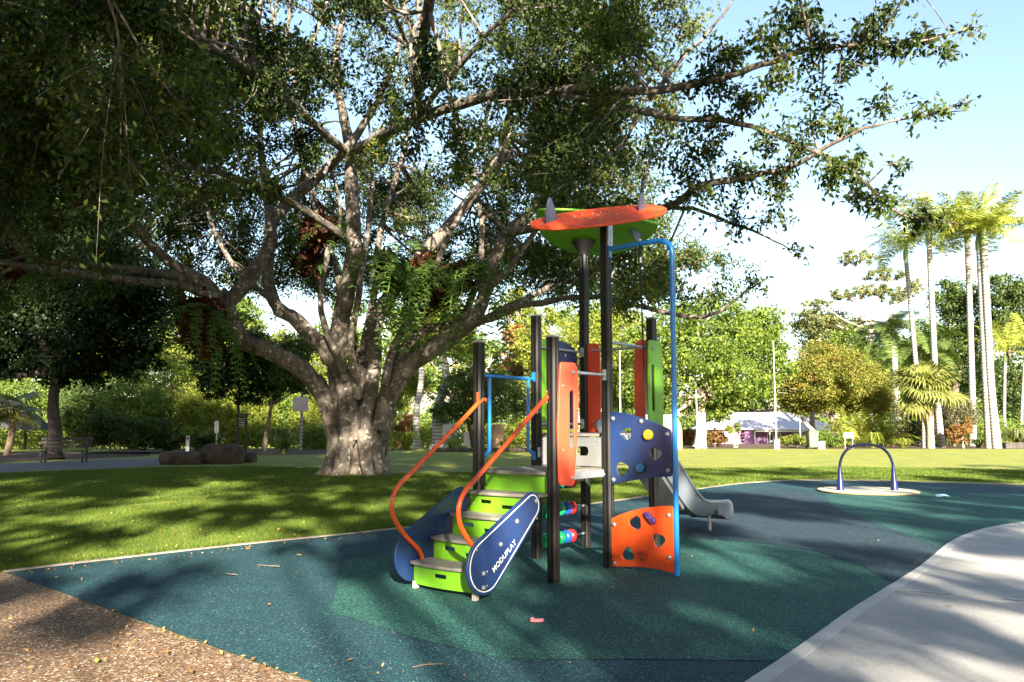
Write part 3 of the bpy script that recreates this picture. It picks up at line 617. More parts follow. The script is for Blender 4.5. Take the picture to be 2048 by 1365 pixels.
# ------------------------------------------------------------------ the big fig tree
FY = 25.0
FIGL = leaf_mat('fig_leaf', (.012, .027, .008), (.115, .160, .032), .38, .40, (.22, .17, .03))
fig_base = at(712, 945, FY); fig_base[2] = 0
fig = thing('fig_tree', 'huge spreading fig tree with many fused stems on the lawn', 'tree', fig_base)
FO = fig_base
S = {}
def px_path(pts): return np.array([at(x, y, Y) for x, y, Y, _ in pts]), np.array([q[3] for q in pts])
LIMBS = {
 's1': [(701.68, 950, 25, 0.395), (692, 850, 25, 0.308), (674, 740, 24.8, 0.299), (682, 650, 24.8, 0.31), (703, 560, 24.8, 0.29), (712, 480, 24.8, 0.27), (705, 400, 24.8, 0.24), (697, 310, 24.8, 0.2), (690, 240, 24.6, 0.17), (672, 120, 24.4, 0.12), (700, -20, 24, 0.08), (720, -140, 24, 0.04)],
 's2': [(733.5, 950, 24.9, 0.382), (731, 850, 24.9, 0.281), (743, 740, 25, 0.264), (749, 650, 25.1, 0.27), (790, 580, 25.4, 0.25), (835, 520, 25.6, 0.23), (905, 440, 26, 0.2), (990, 330, 26, 0.16), (1015, 230, 26, 0.12), (1060, 100, 26, 0.08), (1100, -60, 26, 0.04)],
 's3': [(674.16, 950, 25, 0.369), (668, 860, 25, 0.314), (640, 785, 24.8, 0.326), (590, 730, 24.5, 0.32), (530, 697, 24.2, 0.3), (488, 678, 24, 0.29), (458, 615, 23.8, 0.27), (440, 585, 23.8, 0.24)],
 's3a': [(455, 610, 23.8, .24), (505, 545, 23.8, .23), (540, 490, 24, .22), (548, 440, 24.2, .20), (600, 385, 24.2, .18), (690, 300, 24, .15), (760, 200, 23.5, .10), (800, 80, 23, .06), (820, -60, 23, .03)],
 's3b': [(450, 600, 23.8, .20), (400, 560, 23.4, .18), (330, 515, 22.6, .15), (255, 430, 21.6, .12), (190, 380, 20.5, .09), (130, 300, 19.5, .07), (0, 200, 17, .05), (-150, 100, 14, .03)],
 's3c': [(440, 600, 23.8, .16), (350, 568, 22.6, .13), (200, 550, 20.5, .11), (60, 536, 18.5, .09), (-80, 520, 16.5, .06), (-260, 500, 15, .03)],
 's3d': [(420, 575, 23.6, .14), (330, 545, 22.4, .12), (200, 530, 21, .10), (75, 518, 20, .09), (30, 450, 19.5, .07), (-30, 380, 19, .04)],
 's1b': [(706, 490, 24.8, .15), (640, 440, 23.2, .13), (560, 395, 21.6, .115), (460, 355, 19.8, .10), (380, 335, 18.5, .09), (310, 310, 17.4, .075), (230, 250, 15.5, .05), (120, 150, 13, .03)],
 's4': [(700, 880, 24.7, .40), (690, 770, 24.5, .30), (650, 700, 24.4, .26), (595, 640, 24.4, .23), (553, 600, 24.5, .21), (538, 520, 24.7, .19), (545, 470, 24.8, .17), (535, 380, 25, .14), (520, 250, 25, .10), (540, 120, 25, .06), (560, -40, 25, .03)],
 's5': [(755, 950, 25.1, 0.35), (766, 850, 25, 0.268), (800, 755, 24.6, 0.29), (850, 705, 24.4, 0.3), (905, 672, 24.2, 0.28), (942, 645, 24, 0.26), (965, 590, 24, 0.22), (985, 520, 24, 0.2), (1010, 470, 23.8, 0.17), (1060, 430, 23.3, 0.14), (1150, 350, 22.5, 0.1), (1210, 240, 22, 0.06), (1260, 80, 21.5, 0.03)],
 's5b': [(940, 650, 24, .17), (1010, 622, 23.6, .13), (1100, 602, 23, .11), (1200, 594, 22.3, .09), (1320, 622, 21.6, .075), (1400, 630, 21, .06), (1475, 592, 20.5, .04), (1530, 560, 20, .02)],
 's5c': [(955, 645, 24, .14), (1040, 600, 25, .11), (1130, 560, 26, .09), (1240, 560, 26.5, .07), (1350, 540, 27, .05), (1440, 500, 27, .03)],
 's6': [(760, 860, 24.8, .32), (776, 780, 24.9, .24), (800, 715, 25, .20), (845, 668, 25.2, .18), (905, 652, 25.4, .16), (940, 600, 25.6, .14), (962, 530, 26, .13), (960, 440, 26.2, .11), (930, 330, 26.4, .09), (900, 200, 26.4, .06), (890, 40, 26.4, .03)],
 's7': [(725, 860, 25.6, .30), (706, 700, 25.8, .20), (690, 640, 26, .17), (680, 560, 26.2, .15), (645, 460, 26.6, .13), (600, 300, 27, .10), (560, 120, 27.4, .06)],
 's8': [(735, 800, 25.6, .22), (725, 700, 25.8, .16), (745, 600, 26, .14), (760, 480, 26.4, .12), (800, 330, 27, .09), (840, 160, 27.4, .05)],
 'e1': [(715, 800, 24.4, .16), (700, 690, 24.2, .12), (716, 590, 24, .11), (732, 480, 24, .09), (742, 350, 24, .06), (735, 220, 24, .03)],
 'e2': [(690, 760, 24.2, .15), (662, 690, 24, .12), (640, 600, 24, .10), (652, 500, 24.2, .09), (682, 420, 24.4, .06), (650, 300, 24.6, .03)],
 'e3': [(770, 770, 24.4, .16), (785, 690, 24.3, .13), (832, 600, 24.2, .11), (882, 500, 24.2, .09), (935, 400, 24, .07), (1005, 290, 23.6, .05), (1080, 150, 23, .03)],
 'e4': [(960, 600, 24, .13), (1000, 560, 23.6, .11), (1060, 480, 23, .09), (1100, 400, 22.6, .07), (1130, 280, 22, .04)],
 'e5': [(550, 600, 24.4, .12), (500, 560, 24.6, .10), (440, 480, 25, .08), (400, 380, 25.4, .06), (380, 260, 26, .03)],
 'n1': [(697, 310, 24.8, .20), (760, 272, 22.6, .185), (830, 245, 20.6, .17), (980, 196, 18.2, .15), (1130, 190, 16.6, .12), (1300, 197, 15.3, .095), (1400, 180, 14.7, .08), (1500, 150, 14.2, .065), (1600, 112, 13.8, .05), (1700, 98, 13.5, .04), (1830, 85, 13.2, .025), (1950, 58, 13, .008)],
 'n2': [(1130, 190, 16.6, .10), (1240, 213, 15.8, .085), (1340, 231, 15.2, .07), (1440, 245, 14.7, .06), (1520, 256, 14.3, .052), (1650, 310, 13.8, .042), (1720, 350, 13.5, .034), (1800, 420, 13.2, .024), (1872, 452, 13, .008)],
 'n3': [(1010, 470, 23.8, .15), (1100, 448, 21.8, .13), (1200, 432, 19.5, .115), (1325, 412, 17, .095), (1400, 372, 16, .08), (1550, 342, 15, .06), (1650, 292, 14.3, .045), (1750, 250, 13.8, .03), (1930, 222, 13.4, .008)],
 'n3b': [(1325, 412, 17, .06), (1400, 425, 16.6, .045), (1500, 460, 16.3, .03), (1580, 500, 16, .012)],
 'n1b': [(1300, 197, 15.3, .06), (1360, 120, 15, .045), (1440, 40, 14.8, .03), (1500, -60, 14.6, .015)],
 'n4': [(690, 300, 24, .15), (600, 220, 20, .12), (480, 130, 16, .10), (350, 60, 13, .07), (200, -40, 10.5, .04)],
 'o1': [(350, 60, 13, .09), (200, -60, 11, .08), (60, -300, 8.5, .07), (-100, -900, 5.5, .05), (-200, -2200, 3, .03)],  # limb added to carry the unseen overhead canopy
 'o2': [(830, 245, 20.6, .14), (860, 60, 16, .12), (900, -200, 12, .10), (960, -700, 8, .07), (1024, -2200, 4, .04)],  # second limb added for the canopy above the frame
 'n5': [(830, 245, 20.6, .10), (900, 150, 18.5, .08), (980, 60, 17, .06), (1080, -30, 16, .03)],
}
SK = []          # skeleton nodes (pos, radius)
for k, pts in LIMBS.items():
    P, R = px_path(pts); P = smooth_path(P, 5); R = R * .88; R = np.interp(np.linspace(0, 1, len(P)), np.linspace(0, 1, len(R)), R)
    wob = np.cumsum(RNG.normal(size=P.shape) * .018, axis=0); wob -= np.linspace(0, 1, len(P))[:, None] * wob[-1]; P = P + wob
    if pts[0][1] > 900: P[0, 2] = -.1
    S[k] = (P, R)
    for p_, r in zip(P, R): SK.append((*p_, r))
SK = np.array(SK)
stem_keys = ['s1', 's2', 's3', 's4', 's5', 's6', 's7', 's8']
def part_paths(k, n0=0, n1=None): P, R = S[k]; return (P[n0:n1] - FO, R[n0:n1])
tp = [(part_paths(k)[0][:20], part_paths(k)[1][:20]) for k in stem_keys]
# buttress roots
for a in np.linspace(0, 2 * math.pi, 13, endpoint=False):
    d = np.array([math.cos(a + .2 * RNG.normal()), math.sin(a + .2 * RNG.normal()), 0]); L_ = RNG.uniform(.74, 1.02)
    tp.append((smooth_path([d * .45 + [0, 0, 1.3], d * .66 + [0, 0, .6], d * L_ * .85 + [0, 0, .16], d * L_ * 1.2 + [0, 0, -.10]], 5), np.linspace(.24, .13, 16)))
tp.append((np.array([[0, 0, -.1], [0, 0, .5], [0, 0, 1.2], [0, 0, 1.9]]), np.array([.52, .42, .30, .10])))
obj('trunk', limb_mesh(tp, 16, .10, 4), FIGBARK, fig, True)
for k in LIMBS:
    P, R = part_paths(k, 15 if k in stem_keys else 0)
    if len(P) > 2: obj('limb', limb_mesh([(P, R)], 10, .07, len(k) * 7 + int(k[1]) * 3 + ord(k[0]) % 11), FIGBARK, fig, True)

# foliage clumps: places in the crown volume, each on its own twig from the nearest limb
def in_poly(x, y, poly):
    c = False; j = len(poly) - 1
    for i in range(len(poly)):
        xi, yi = poly[i]; xj, yj = poly[j]
        if (yi > y) != (yj > y) and x < (xj - xi) * (y - yi) / (yj - yi) + xi: c = not c
        j = i
    return c
def proj(P):
    v = np.asarray(P) - CAM; k = v @ FWD; return 1024 + FPX * v[0] / k, 682.5 - FPX * (v @ UPV) / k
CROWN = [(-500, -500), (1450, -500), (1430, 40), (1370, 110), (1330, 300), (1330, 470), (1400, 560), (1330, 600), (1180, 600), (1050, 590), (1010, 500), (980, 420), (880, 400), (760, 400), (640, 400), (560, 380), (430, 430), (330, 500), (250, 620), (-500, 640)]
CL = []
tries = 0
while len(CL) < 430 and tries < 40000:
    tries += 1
    d = RNG.normal(size=3); d /= np.linalg.norm(d); r = RNG.random() ** .30
    p_ = np.array([-4.2, 23.5, 8.2]) + d * r * np.array([13.5, 11.5, 8.0])
    if p_[2] < 3.4 or p_[1] < 8: continue
    x, y = proj(p_)
    if x < -350 or x > 2300 or y < -420: continue
    if not in_poly(x, y, CROWN): continue
    if p_[0] < -6.5 and p_[2] > 2.5 + (50 - p_[1]) * .384: continue
    if 60 < x < 560 and y > 330 and p_[1] < 26 and RNG.random() < .7: continue
    if 560 < x < 1050 and -100 < y < 330 and RNG.random() < .35: continue
    if 560 < x < 1000 and y > 330 and p_[1] < 24 and RNG.random() < .6: continue
    CL.append((p_, RNG.uniform(.65, 1.15), 1.0))
for k in range(85):      # back of the crown, seen between the limbs
    CL.append((at(RNG.uniform(470, 1180), RNG.uniform(390, 600), RNG.uniform(26.5, 33)), RNG.uniform(.7, 1.15), .8))
for k in range(34):
    CL.append((at(RNG.uniform(330, 640), RNG.uniform(390, 590), RNG.uniform(26.5, 31)), RNG.uniform(.7, 1.1), .85))
n0 = 0
while n0 < 120:      # denser low canopy on the left
    p_ = at(RNG.uniform(-250, 520), RNG.uniform(-200, 430), RNG.uniform(11, 21))
    x, y = proj(p_)
    if x > 100 and y > 300 and RNG.random() < .85: continue
    if p_[2] < 4 or p_[2] > 17 or p_[2] > 2.5 + (50 - p_[1]) * .384: continue
    CL.append((p_, RNG.uniform(.7, 1.1), 1.1)); n0 += 1
for k in range(110):     # unseen canopy added left of the frame to block sky light
    q = np.array([RNG.uniform(-27, -13), RNG.uniform(-6, 19), RNG.uniform(8.5, 13)])
    if proj(q)[0] > -60 and q[1] > 0: continue
    CL.append((q, RNG.uniform(.8, 1.3), .75))
for k in range(190):     # unseen canopy added overhead, above the frame, to cut sky light
    q = np.array([RNG.uniform(-14, 6.5), RNG.uniform(-7, 12), 0]); q[2] = max(8.6, 1.55 + q[1] * .56 + 1.6) + RNG.uniform(0, 3.2)
    CL.append((q, RNG.uniform(.85, 1.3), .95))
# explicit sprays on the branches reaching out over the playground (px, py, depth, radius px, density)
SPRAY = [(1120, 170, 16.8, 85, 1), (1050, 130, 17, 70, 1), (1180, 230, 16, 80, 1), (1250, 175, 15.8, 75, .9), (1080, 330, 18, 80, 1), (1150, 300, 17, 80, 1), (1230, 300, 17, 70, .8), (1120, 250, 17, 60, 1),
 (1400, 150, 14.7, 85, 1.1), (1470, 110, 14.4, 75, 1.1), (1540, 70, 14.1, 75, 1.2), (1490, 200, 14.3, 65, .9), (1560, 150, 14, 60, .9), (1600, 30, 14, 70, 1.1), (1650, 85, 13.7, 70, 1.2), (1720, 70, 13.5, 70, 1.2), (1790, 100, 13.3, 60, 1), (1760, 30, 13.4, 50, .7), (1850, 75, 13.2, 50, .8), (1900, 105, 13.1, 38, .6), (1940, 60, 13, 32, .5), (1680, 150, 13.7, 45, .6),
 (1430, 255, 14.8, 60, .9), (1530, 290, 14.3, 60, .8), (1600, 300, 14, 55, .8), (1660, 350, 13.8, 65, 1), (1720, 330, 13.6, 60, 1), (1760, 400, 13.3, 55, 1), (1700, 400, 13.6, 45, .7), (1840, 445, 13.1, 40, .8), (1800, 330, 13.5, 35, .5), (1890, 440, 13, 32, .5),
 (1370, 330, 16.2, 70, .9), (1420, 390, 16, 65, .9), (1490, 350, 15.3, 70, .9), (1570, 370, 15, 60, .8), (1620, 240, 14.5, 60, .7), (1680, 245, 14.2, 50, .7), (1760, 215, 13.8, 50, .7), (1830, 230, 13.6, 45, .6), (1900, 215, 13.4, 36, .5), (1640, 190, 14.3, 45, .5), (1470, 440, 16.3, 55, .7), (1540, 430, 16, 45, .5), (1410, 300, 15.5, 60, .7), (1590, 500, 16, 30, .35),
 (1500, 570, 20.2, 45, .7), (1420, 590, 21, 55, .8), (1340, 560, 21.8, 60, .9), (1260, 560, 22.2, 60, .9), (1440, 530, 26.8, 60, .8), (1380, 500, 26.8, 70, .9), (1300, 500, 26.8, 70, .9), (1180, 540, 25.5, 70, .9), (1240, 620, 22, 45, .7)]
for x, y, Y, rp_, dn in SPRAY: CL.append((at(x, y, Y), rp_ * mpp(Y) * 1.0, dn))
tw = []; LP = []; LS = []; LV = []
for c, r, dn in CL:
    dist = np.linalg.norm(SK[:, :3] - c, axis=1) + np.maximum(0, SK[:, 3] - .15) * 6
    i = int(np.argmin(dist)); s0 = SK[i, :3]; rr_ = min(SK[i, 3] * .6, .02 + .008 * dist[i] * 2 + .015)
    mid = (s0 + c) / 2 + RNG.normal(size=3) * .12 * np.linalg.norm(c - s0) + [0, 0, .06 * np.linalg.norm(c - s0)]
    br = smooth_path([s0, mid, c], 4); tw.append((br - FO, np.linspace(rr_, .010, len(br))))
    cv = RNG.normal() * .14
    for k in range(9):
        b0 = br[RNG.integers(len(br) // 2, len(br))]; e = c + RNG.normal(size=3) * r * np.array([.62, .62, .42])
        t_ = smooth_path([b0, (b0 + e) / 2 + RNG.normal(size=3) * .08 * r, e], 3); tw.append((t_ - FO, np.linspace(.009, .003, len(t_))))
        m = int(62 * dn * (r / .85) ** 1.3)
        u = RNG.random(m) ** .7; ii = np.minimum((u * (len(t_) - 1)).astype(int), len(t_) - 2); fr = (u * (len(t_) - 1) - ii)[:, None]
        q = t_[ii] * (1 - fr) + t_[ii + 1] * fr + RNG.normal(size=(m, 3)) * (.115 * min(1.0, r / .7))
        LP.append(q - FO); LS.append(np.full(m, .13) * RNG.uniform(.7, 1.2, m)); LV.append(.42 + cv + RNG.normal(size=m) * .2)
LP = np.vstack(LP); LS = np.concatenate(LS); LV = np.concatenate(LV)
obj('twigs', limb_mesh(tw, 5, 0, 8), FIGBARK, fig, True)
obj('crown', crown_mesh('crown', LP, LS, RNG, LV, .7, .46), FIGL, fig)
print('fig leaves', len(LP), 'clumps', len(CL))

# ------------------------------------------------------------------ palms
def frond_mesh(L_=2.6, n=26, leafl=.62, droop=.9, up=.5, w_=.045, pair=2, seed=0, curl=.35):
    """arching feather frond along +X from the origin"""
    rg = np.random.default_rng(seed); t = np.linspace(0, 1, n); x = L_ * t * (1 - .12 * t * t); z = up * L_ * t - droop * L_ * .55 * t ** 2.1
    P = np.stack([x, np.zeros(n), z], 1); T = np.gradient(P, axis=0); T /= np.linalg.norm(T, axis=1)[:, None]
    V = []; Q = []; val = []
    r = np.linspace(.028, .006, n) * L_ / 2.6
    for i in range(n - 1):       # rachis as a thin three-sided strip
        b = len(V); V += [P[i] + [0, r[i], 0], P[i] - [0, r[i], 0], P[i + 1] - [0, r[i + 1], 0], P[i + 1] + [0, r[i + 1], 0]]; Q.append((b, b + 1, b + 2, b + 3)); val.append(.9)
    for i in range(3, n):
        for k in range(pair):
            for s in (-1, 1):
                l = leafl * math.sin(math.pi * min(1, .12 + .88 * (1 - t[i]) ** .6 * 1.0) * .5 + .25) * rg.uniform(.85, 1.1)
                dirv = T[i] * rg.uniform(.35, .6) + np.array([0, s, 0]) * 1.0 + np.array([0, 0, rg.uniform(-.1, .55)]); dirv /= np.linalg.norm(dirv)
                p0 = P[i] - T[i] * rg.random() * L_ / n; p1 = p0 + dirv * l * .55 + [0, 0, -curl * l * .12]; p2 = p0 + dirv * l + [0, 0, -curl * l]
                wv = T[i] * w_ * .5; b = len(V); V += [p0 - wv * .5, p0 + wv * .5, p1 + wv, p1 - wv]; Q.append((b, b + 1, b + 2, b + 3)); val.append(rg.uniform(.2, .8))
                b = len(V); V += [p1 - wv, p1 + wv, p2 + wv * .15, p2 - wv * .15]; Q.append((b, b + 1, b + 2, b + 3)); val.append(rg.uniform(.3, .9))
    return arr_mesh('frond', np.array(V), np.array(Q), val)
def fan_mesh(R=1.0, n=30, seed=0, stalk=.9):
    rg = np.random.default_rng(seed); V = []; Q = []; val = []
    b = 0; V += [(0, .02, 0), (0, -.02, 0), (stalk, -.014, .25), (stalk, .014, .25)]; Q.append((0, 1, 2, 3)); val.append(.9)
    c = np.array([stalk, 0, .25])
    for k in range(n):
        a = math.radians(-140 + 280 * k / (n - 1)); l = R * rg.uniform(.85, 1.05) * (1 - .12 * abs(math.sin(a)))
        d = np.array([math.cos(a), math.sin(a), .10]); wv = np.array([-math.sin(a), math.cos(a), 0]) * .05 * R
        p1 = c + d * l * .6; p2 = c + d * l * .85 + [0, 0, -.10 * R]; p3 = c + d * l * .98 + [0, 0, -.38 * R]
        for A_, B_, wa, wb in ((c, p1, .1, 1), (p1, p2, 1, .7), (p2, p3, .7, .08)):
            b = len(V); V += [A_ - wv * wa, A_ + wv * wa, B_ + wv * wb, B_ - wv * wb]; Q.append((b, b + 1, b + 2, b + 3)); val.append(rg.uniform(.25, .85))
    return arr_mesh('fan', np.array(V), np.array(Q), val)
PALML = leaf_mat('palm_leaf', (.12, .16, .025), (.36, .38, .075), .35, .4)
PALMD = leaf_mat('palm_leaf_green', (.05, .095, .025), (.16, .21, .055), .35, .4)
FANL = leaf_mat('fan_leaf', (.10, .13, .03), (.26, .26, .08), .35, .45)
PTR = mat('palm_trunk', (.42, .40, .37), .85, (.26, .245, .22), 7, .3, 14)
PTRB = mat('palm_trunk_brown', (.34, .25, .18), .9, (.22, .16, .11), 9, .8, 16)
_nt = PTR.node_tree; _w = _nt.nodes.new('ShaderNodeTexWave'); _w.bands_direction = 'Z'; _w.inputs['Scale'].default_value = 1.6; _w.inputs['Distortion'].default_value = 2.0; _w.inputs['Detail'].default_value = 3
_nt.links.new([n for n in _nt.nodes if n.type == 'TEX_COORD'][0].outputs['Object'], _w.inputs['Vector'])
_mx = _nt.nodes.new('ShaderNodeMix'); _mx.data_type = 'RGBA'; _mx.blend_type = 'MULTIPLY'; _mx.inputs[0].default_value = .55
_rp = [n for n in _nt.nodes if n.type == 'VALTORGB'][0]; _nt.links.new(_rp.outputs[0], _mx.inputs[6]); _nt.links.new(_w.outputs[0], _mx.inputs[7]); _nt.links.new(_mx.outputs[2], _nt.nodes['Principled BSDF'].inputs['Base Color'])
SHAFT = mat('crownshaft', (.15, .22, .07), .5, (.12, .17, .06), 4)
FRONDS = [frond_mesh(2.6, 26, .62, 1.0, .62, .05, 2, 1), frond_mesh(2.6, 26, .60, 1.25, .40, .05, 2, 2), frond_mesh(2.4, 24, .55, .75, .95, .05, 2, 3)]
FOX = [frond_mesh(2.4, 30, .50, 1.3, .60, .04, 4, 4, .15), frond_mesh(2.4, 30, .50, 1.5, .35, .04, 4, 5, .15)]
FANS = [fan_mesh(1.0, 30, 6), fan_mesh(1.0, 28, 7)]
def palm(label, base_px, Y, top_px, top_py, nf, fl, fronds, leafm, r=.14, shaft=.9, group='tall palms behind the far lawn', seed=0, name='palm_tree', trm=None):
    rg = np.random.default_rng(seed + 50); bz = gz(Y); B = np.array([(base_px - 1024) / FPX * Y, Y, bz]); T_ = at(top_px, top_py, Y)
    t = thing(name, label, 'palm', B, 0, group)
    d = T_ - B; bow = np.array([rg.normal() * .12, rg.normal() * .1, 0])
    pp = smooth_path([np.zeros(3), d * .3 + bow, d * .65 + bow * .6, d], 8)
    obj('trunk', tube(pp, [r * 1.35, r * 1.05, r, r * .95, r * .9], 12, 0, .02), trm or PTR, t, True)
    if shaft: obj('crownshaft', tube([d, d + [0, 0, shaft * .5], d + [0, 0, shaft]], [r * 1.15, r * 1.1, r * .5], 10), SHAFT, t, True)
    for k in range(nf):
        me = fronds[k % len(fronds)]
        if not me.materials: me.materials.append(leafm)
        a = 2 * math.pi * k / nf * 1.618 * 1.0 + rg.normal() * .25; el = rg.uniform(-.35, .25) if k > 2 else -.55
        shared('frond', me, leafm, t, tuple(d + [0, 0, shaft * .95]), (rg.normal() * .12, el, a), fl / 2.6 * rg.uniform(.85, 1.12))
    return t
palm('tall pale palm with a full crown, one of the close pair right of centre', 1972, 49.6, 1959, 500, 22, 3.2, FRONDS, PALML, .20, 1.0, seed=1)
palm('tall pale palm, rightmost of the close pair', 1986, 49.3, 1968, 490, 22, 3.3, FRONDS, PALML, .21, 1.0, seed=2)
palm('tall palm with drooping crown just left of the close pair', 1938, 54, 1935, 485, 21, 3.2, FRONDS, PALML, .19, 1.0, seed=3)
palm('tallest leaning palm behind the fan palm', 1876, 52, 1858, 480, 21, 3.1, FRONDS, PALML, .18, 1.0, seed=4)
palm('tall palm with a brown flower stalk, leftmost of the tall ones', 1829, 57, 1812, 520, 20, 3.1, FRONDS, PALML, .16, 1.0, seed=5)
palm('foxtail palm with bushy drooping fronds behind the round tree', 1797, 60, 1787, 690, 17, 3.7, FOX, PALMD, .24, 1.2, 'foxtail palms', 6)
palm('foxtail palm with smaller crown left of the other foxtails', 1740, 74, 1735, 735, 16, 3.9, FOX, PALMD, .18, 1.0, 'foxtail palms', 7)
palm('foxtail palm with pale green crown behind the tallest palm', 1846, 66, 1842, 735, 17, 4.0, FOX, PALMD, .18, 1.0, 'foxtail palms', 8)
palm('slim palm with one upright frond against the dark trees', 2010, 58, 2010, 722, 12, 2.8, FRONDS, PALML, .10, .6, 'slim palms at the right edge', 9)
palm('slim palm at the right edge of the picture', 2036, 64, 2050, 700, 12, 2.8, FRONDS, PALML, .10, .6, 'slim palms at the right edge', 10)
def fan_palm(label, base_px, Y, top_px, top_py, nf, R, r, trm, seed, stump=None):
    rg = np.random.default_rng(seed); B = np.array([(base_px - 1024) / FPX * Y, Y, gz(Y)]); d = at(top_px, top_py, Y) - B
    t = thing('fan_palm', label, 'palm', B)
    obj('trunk', tube(smooth_path([(0, 0, 0), d * .5 + [.05, 0, 0], d], 6), [r * 1.2, r, r * 1.25, r * 1.5], 12, 0, .06), trm, t, True)
    for k in range(nf):
        me = FANS[k % 2]; el = rg.uniform(-1.1, .75); a = rg.uniform(0, 6.28)
        shared('frond', me, FANL, t, tuple(d), (rg.normal() * .2, el, a), R * rg.uniform(.85, 1.1))
    return t
fan_palm('short fan palm with spread yellow green fans at the lawn edge', 1855, 49.6, 1853, 790, 30, 1.25, .20, PTRB, 3)
fan_palm('small fan palm on a slim trunk at the left edge', 22, 39, 30, 820, 11, .95, .13, PTRB, 4)
t = thing('palm_stump', 'bare pale palm trunk standing beside the fan palm', 'palm', ((1843 - 1024) / FPX * 49.9, 49.9, 0))
obj('trunk', tube([(0, 0, 0), (.03, 0, 1.6), (0, 0, 3.3)], [.17, .14, .13], 12, 4, .03), PTR, t, True)

# ------------------------------------------------------------------ background trees and shrubs
L_MID = leaf_mat('leaf_mid', (.06, .105, .018), (.19, .25, .045), .40, .45)
L_YEL = leaf_mat('leaf_yellow', (.10, .14, .02), (.29, .31, .055), .45, .45)
L_OLIVE = leaf_mat('leaf_olive', (.075, .095, .016), (.24, .23, .045), .35, .45, (.26, .12, .03))
L_SHADED = leaf_mat('leaf_shaded', (.006, .013, .004), (.020, .038, .010), .25, .5)  # leaf colour darkened to stand in for deep shade
L_GREY = leaf_mat('leaf_grey', (.09, .11, .04), (.25, .26, .11), .3, .5)
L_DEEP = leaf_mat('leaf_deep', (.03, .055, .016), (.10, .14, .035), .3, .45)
L_MIX = leaf_mat('leaf_mixed', (.05, .06, .03), (.19, .17, .10), .3, .5)
L_RED = leaf_mat('leaf_red', (.10, .05, .02), (.26, .16, .05), .3, .5, (.30, .05, .02))
tree('leafy_tree', 'bright green leafy tree with pale trunk left of the purple building', 1396, 50, [(1400, 640, 0, 95, 50), (1320, 690, 0, 75, 55), (1470, 690, 0, 85, 60), (1395, 730, -1, 100, 60), (1300, 770, 0, 60, 50), (1480, 770, 0, 75, 50), (1540, 720, 1, 45, 60), (1430, 800, 1, 60, 40), (1520, 650, 1, 50, 45), (1340, 830, 1, 40, 30)], 15000, .26, L_MID, .32, BARKP, seed=1)
tree('round_tree', 'round domed tree with olive crown on three stems by the building', 1665, 55, [(1665, 745, 0, 85, 48), (1610, 775, 0, 55, 50), (1725, 775, 0, 65, 45), (1650, 720, 0, 60, 35), (1690, 800, 0, 85, 30), (1600, 800, 0, 38, 30), (1760, 800, 0, 38, 28), (1670, 770, -1, 90, 40)], 25000, .17, L_OLIVE, .20, BARKP, stems=3, seed=2, clump=.25, top_frac=.5)
tree('umbrella_tree', 'tall airy tree with flat layered crowns behind the palms', 1745, 100, [(1715, 516, 0, 42, 14), (1765, 552, 0, 40, 13), (1700, 588, 0, 45, 13), (1640, 605, 0, 35, 9), (1790, 590, 0, 40, 14), (1745, 580, 0, 30, 12), (1835, 570, 0, 25, 12), (1650, 640, 0, 28, 12)], 5200, .30, L_GREY, .32, BARKP, seed=3, top_frac=.75)
tree('far_tree', 'hazy grey green tree furthest left behind the round tree', 1620, 105, [(1615, 650, 0, 32, 32), (1655, 645, 0, 38, 35), (1690, 665, 0, 40, 40), (1640, 690, 0, 45, 35)], 4200, .42, L_GREY, .4, seed=4)
tree('background_tree', 'mid green tree behind the fan palm', 1800, 84, [(1740, 745, 0, 55, 50), (1800, 730, 0, 60, 55), (1860, 745, 0, 60, 60), (1830, 800, 0, 70, 50), (1770, 800, 0, 60, 45), (1910, 780, 0, 45, 60), (1700, 690, 2, 45, 40), (1880, 680, 2, 60, 50)], 13000, .34, L_MID, .4, seed=5)
tree('background_tree', 'dark tall tree behind the close pair of palms', 1915, 78, [(1900, 600, 0, 35, 45), (1930, 650, 0, 45, 50), (1900, 700, 0, 40, 50), (1950, 740, 0, 45, 50), (1925, 600, 0, 30, 35)], 6500, .34, L_DEEP, .4, seed=6)
tree('background_tree', 'dark spreading tree at the right edge of the picture', 2040, 74, [(2000, 580, 0, 45, 35), (2055, 600, 0, 50, 45), (2020, 660, 0, 45, 40), (1990, 640, 0, 30, 30), (2080, 680, 0, 50, 50), (2000, 770, -4, 60, 60), (2060, 790, -4, 60, 60), (2000, 850, -4, 60, 35), (2060, 850, -4, 50, 35)], 12000, .32, L_DEEP, .4, seed=7)
tree('background_tree', 'leafy tree behind the building roof', 1500, 125, [(1480, 790, 0, 60, 35), (1560, 790, 0, 60, 35), (1620, 790, 0, 60, 40), (1430, 810, 0, 50, 30), (1540, 760, 0, 40, 30)], 5000, .5, L_MID, .4, seed=8)
tree('background_tree', 'lit green tree behind the tower between the tall posts', 1150, 58, [(1110, 720, 0, 65, 60), (1180, 700, 0, 75, 70), (1260, 720, 0, 60, 60), (1140, 790, 0, 75, 50), (1230, 790, 0, 60, 50), (1060, 690, 0, 40, 40), (1080, 780, 0, 40, 50), (1220, 640, 2, 60, 40)], 12000, .27, L_YEL, .3, BARKP, seed=9)
tree('background_tree', 'tree tipped with red leaves behind the back post', 1062, 63, [(1050, 720, 0, 45, 40), (1085, 700, 0, 40, 35), (1040, 680, 0, 30, 30)], 3800, .24, L_RED, .2, seed=10)
tree('bushy_tree', 'dark bushy rounded tree behind the blue hoop barrier', 955, 46, [(930, 790, 0, 55, 45), (985, 785, 0, 55, 45), (955, 760, 0, 55, 35), (890, 825, 0, 32, 25), (1030, 810, 0, 32, 35), (960, 825, 0, 60, 25)], 12000, .13, L_DEEP, .16, BARKD, stems=2, seed=11, clump=.25)
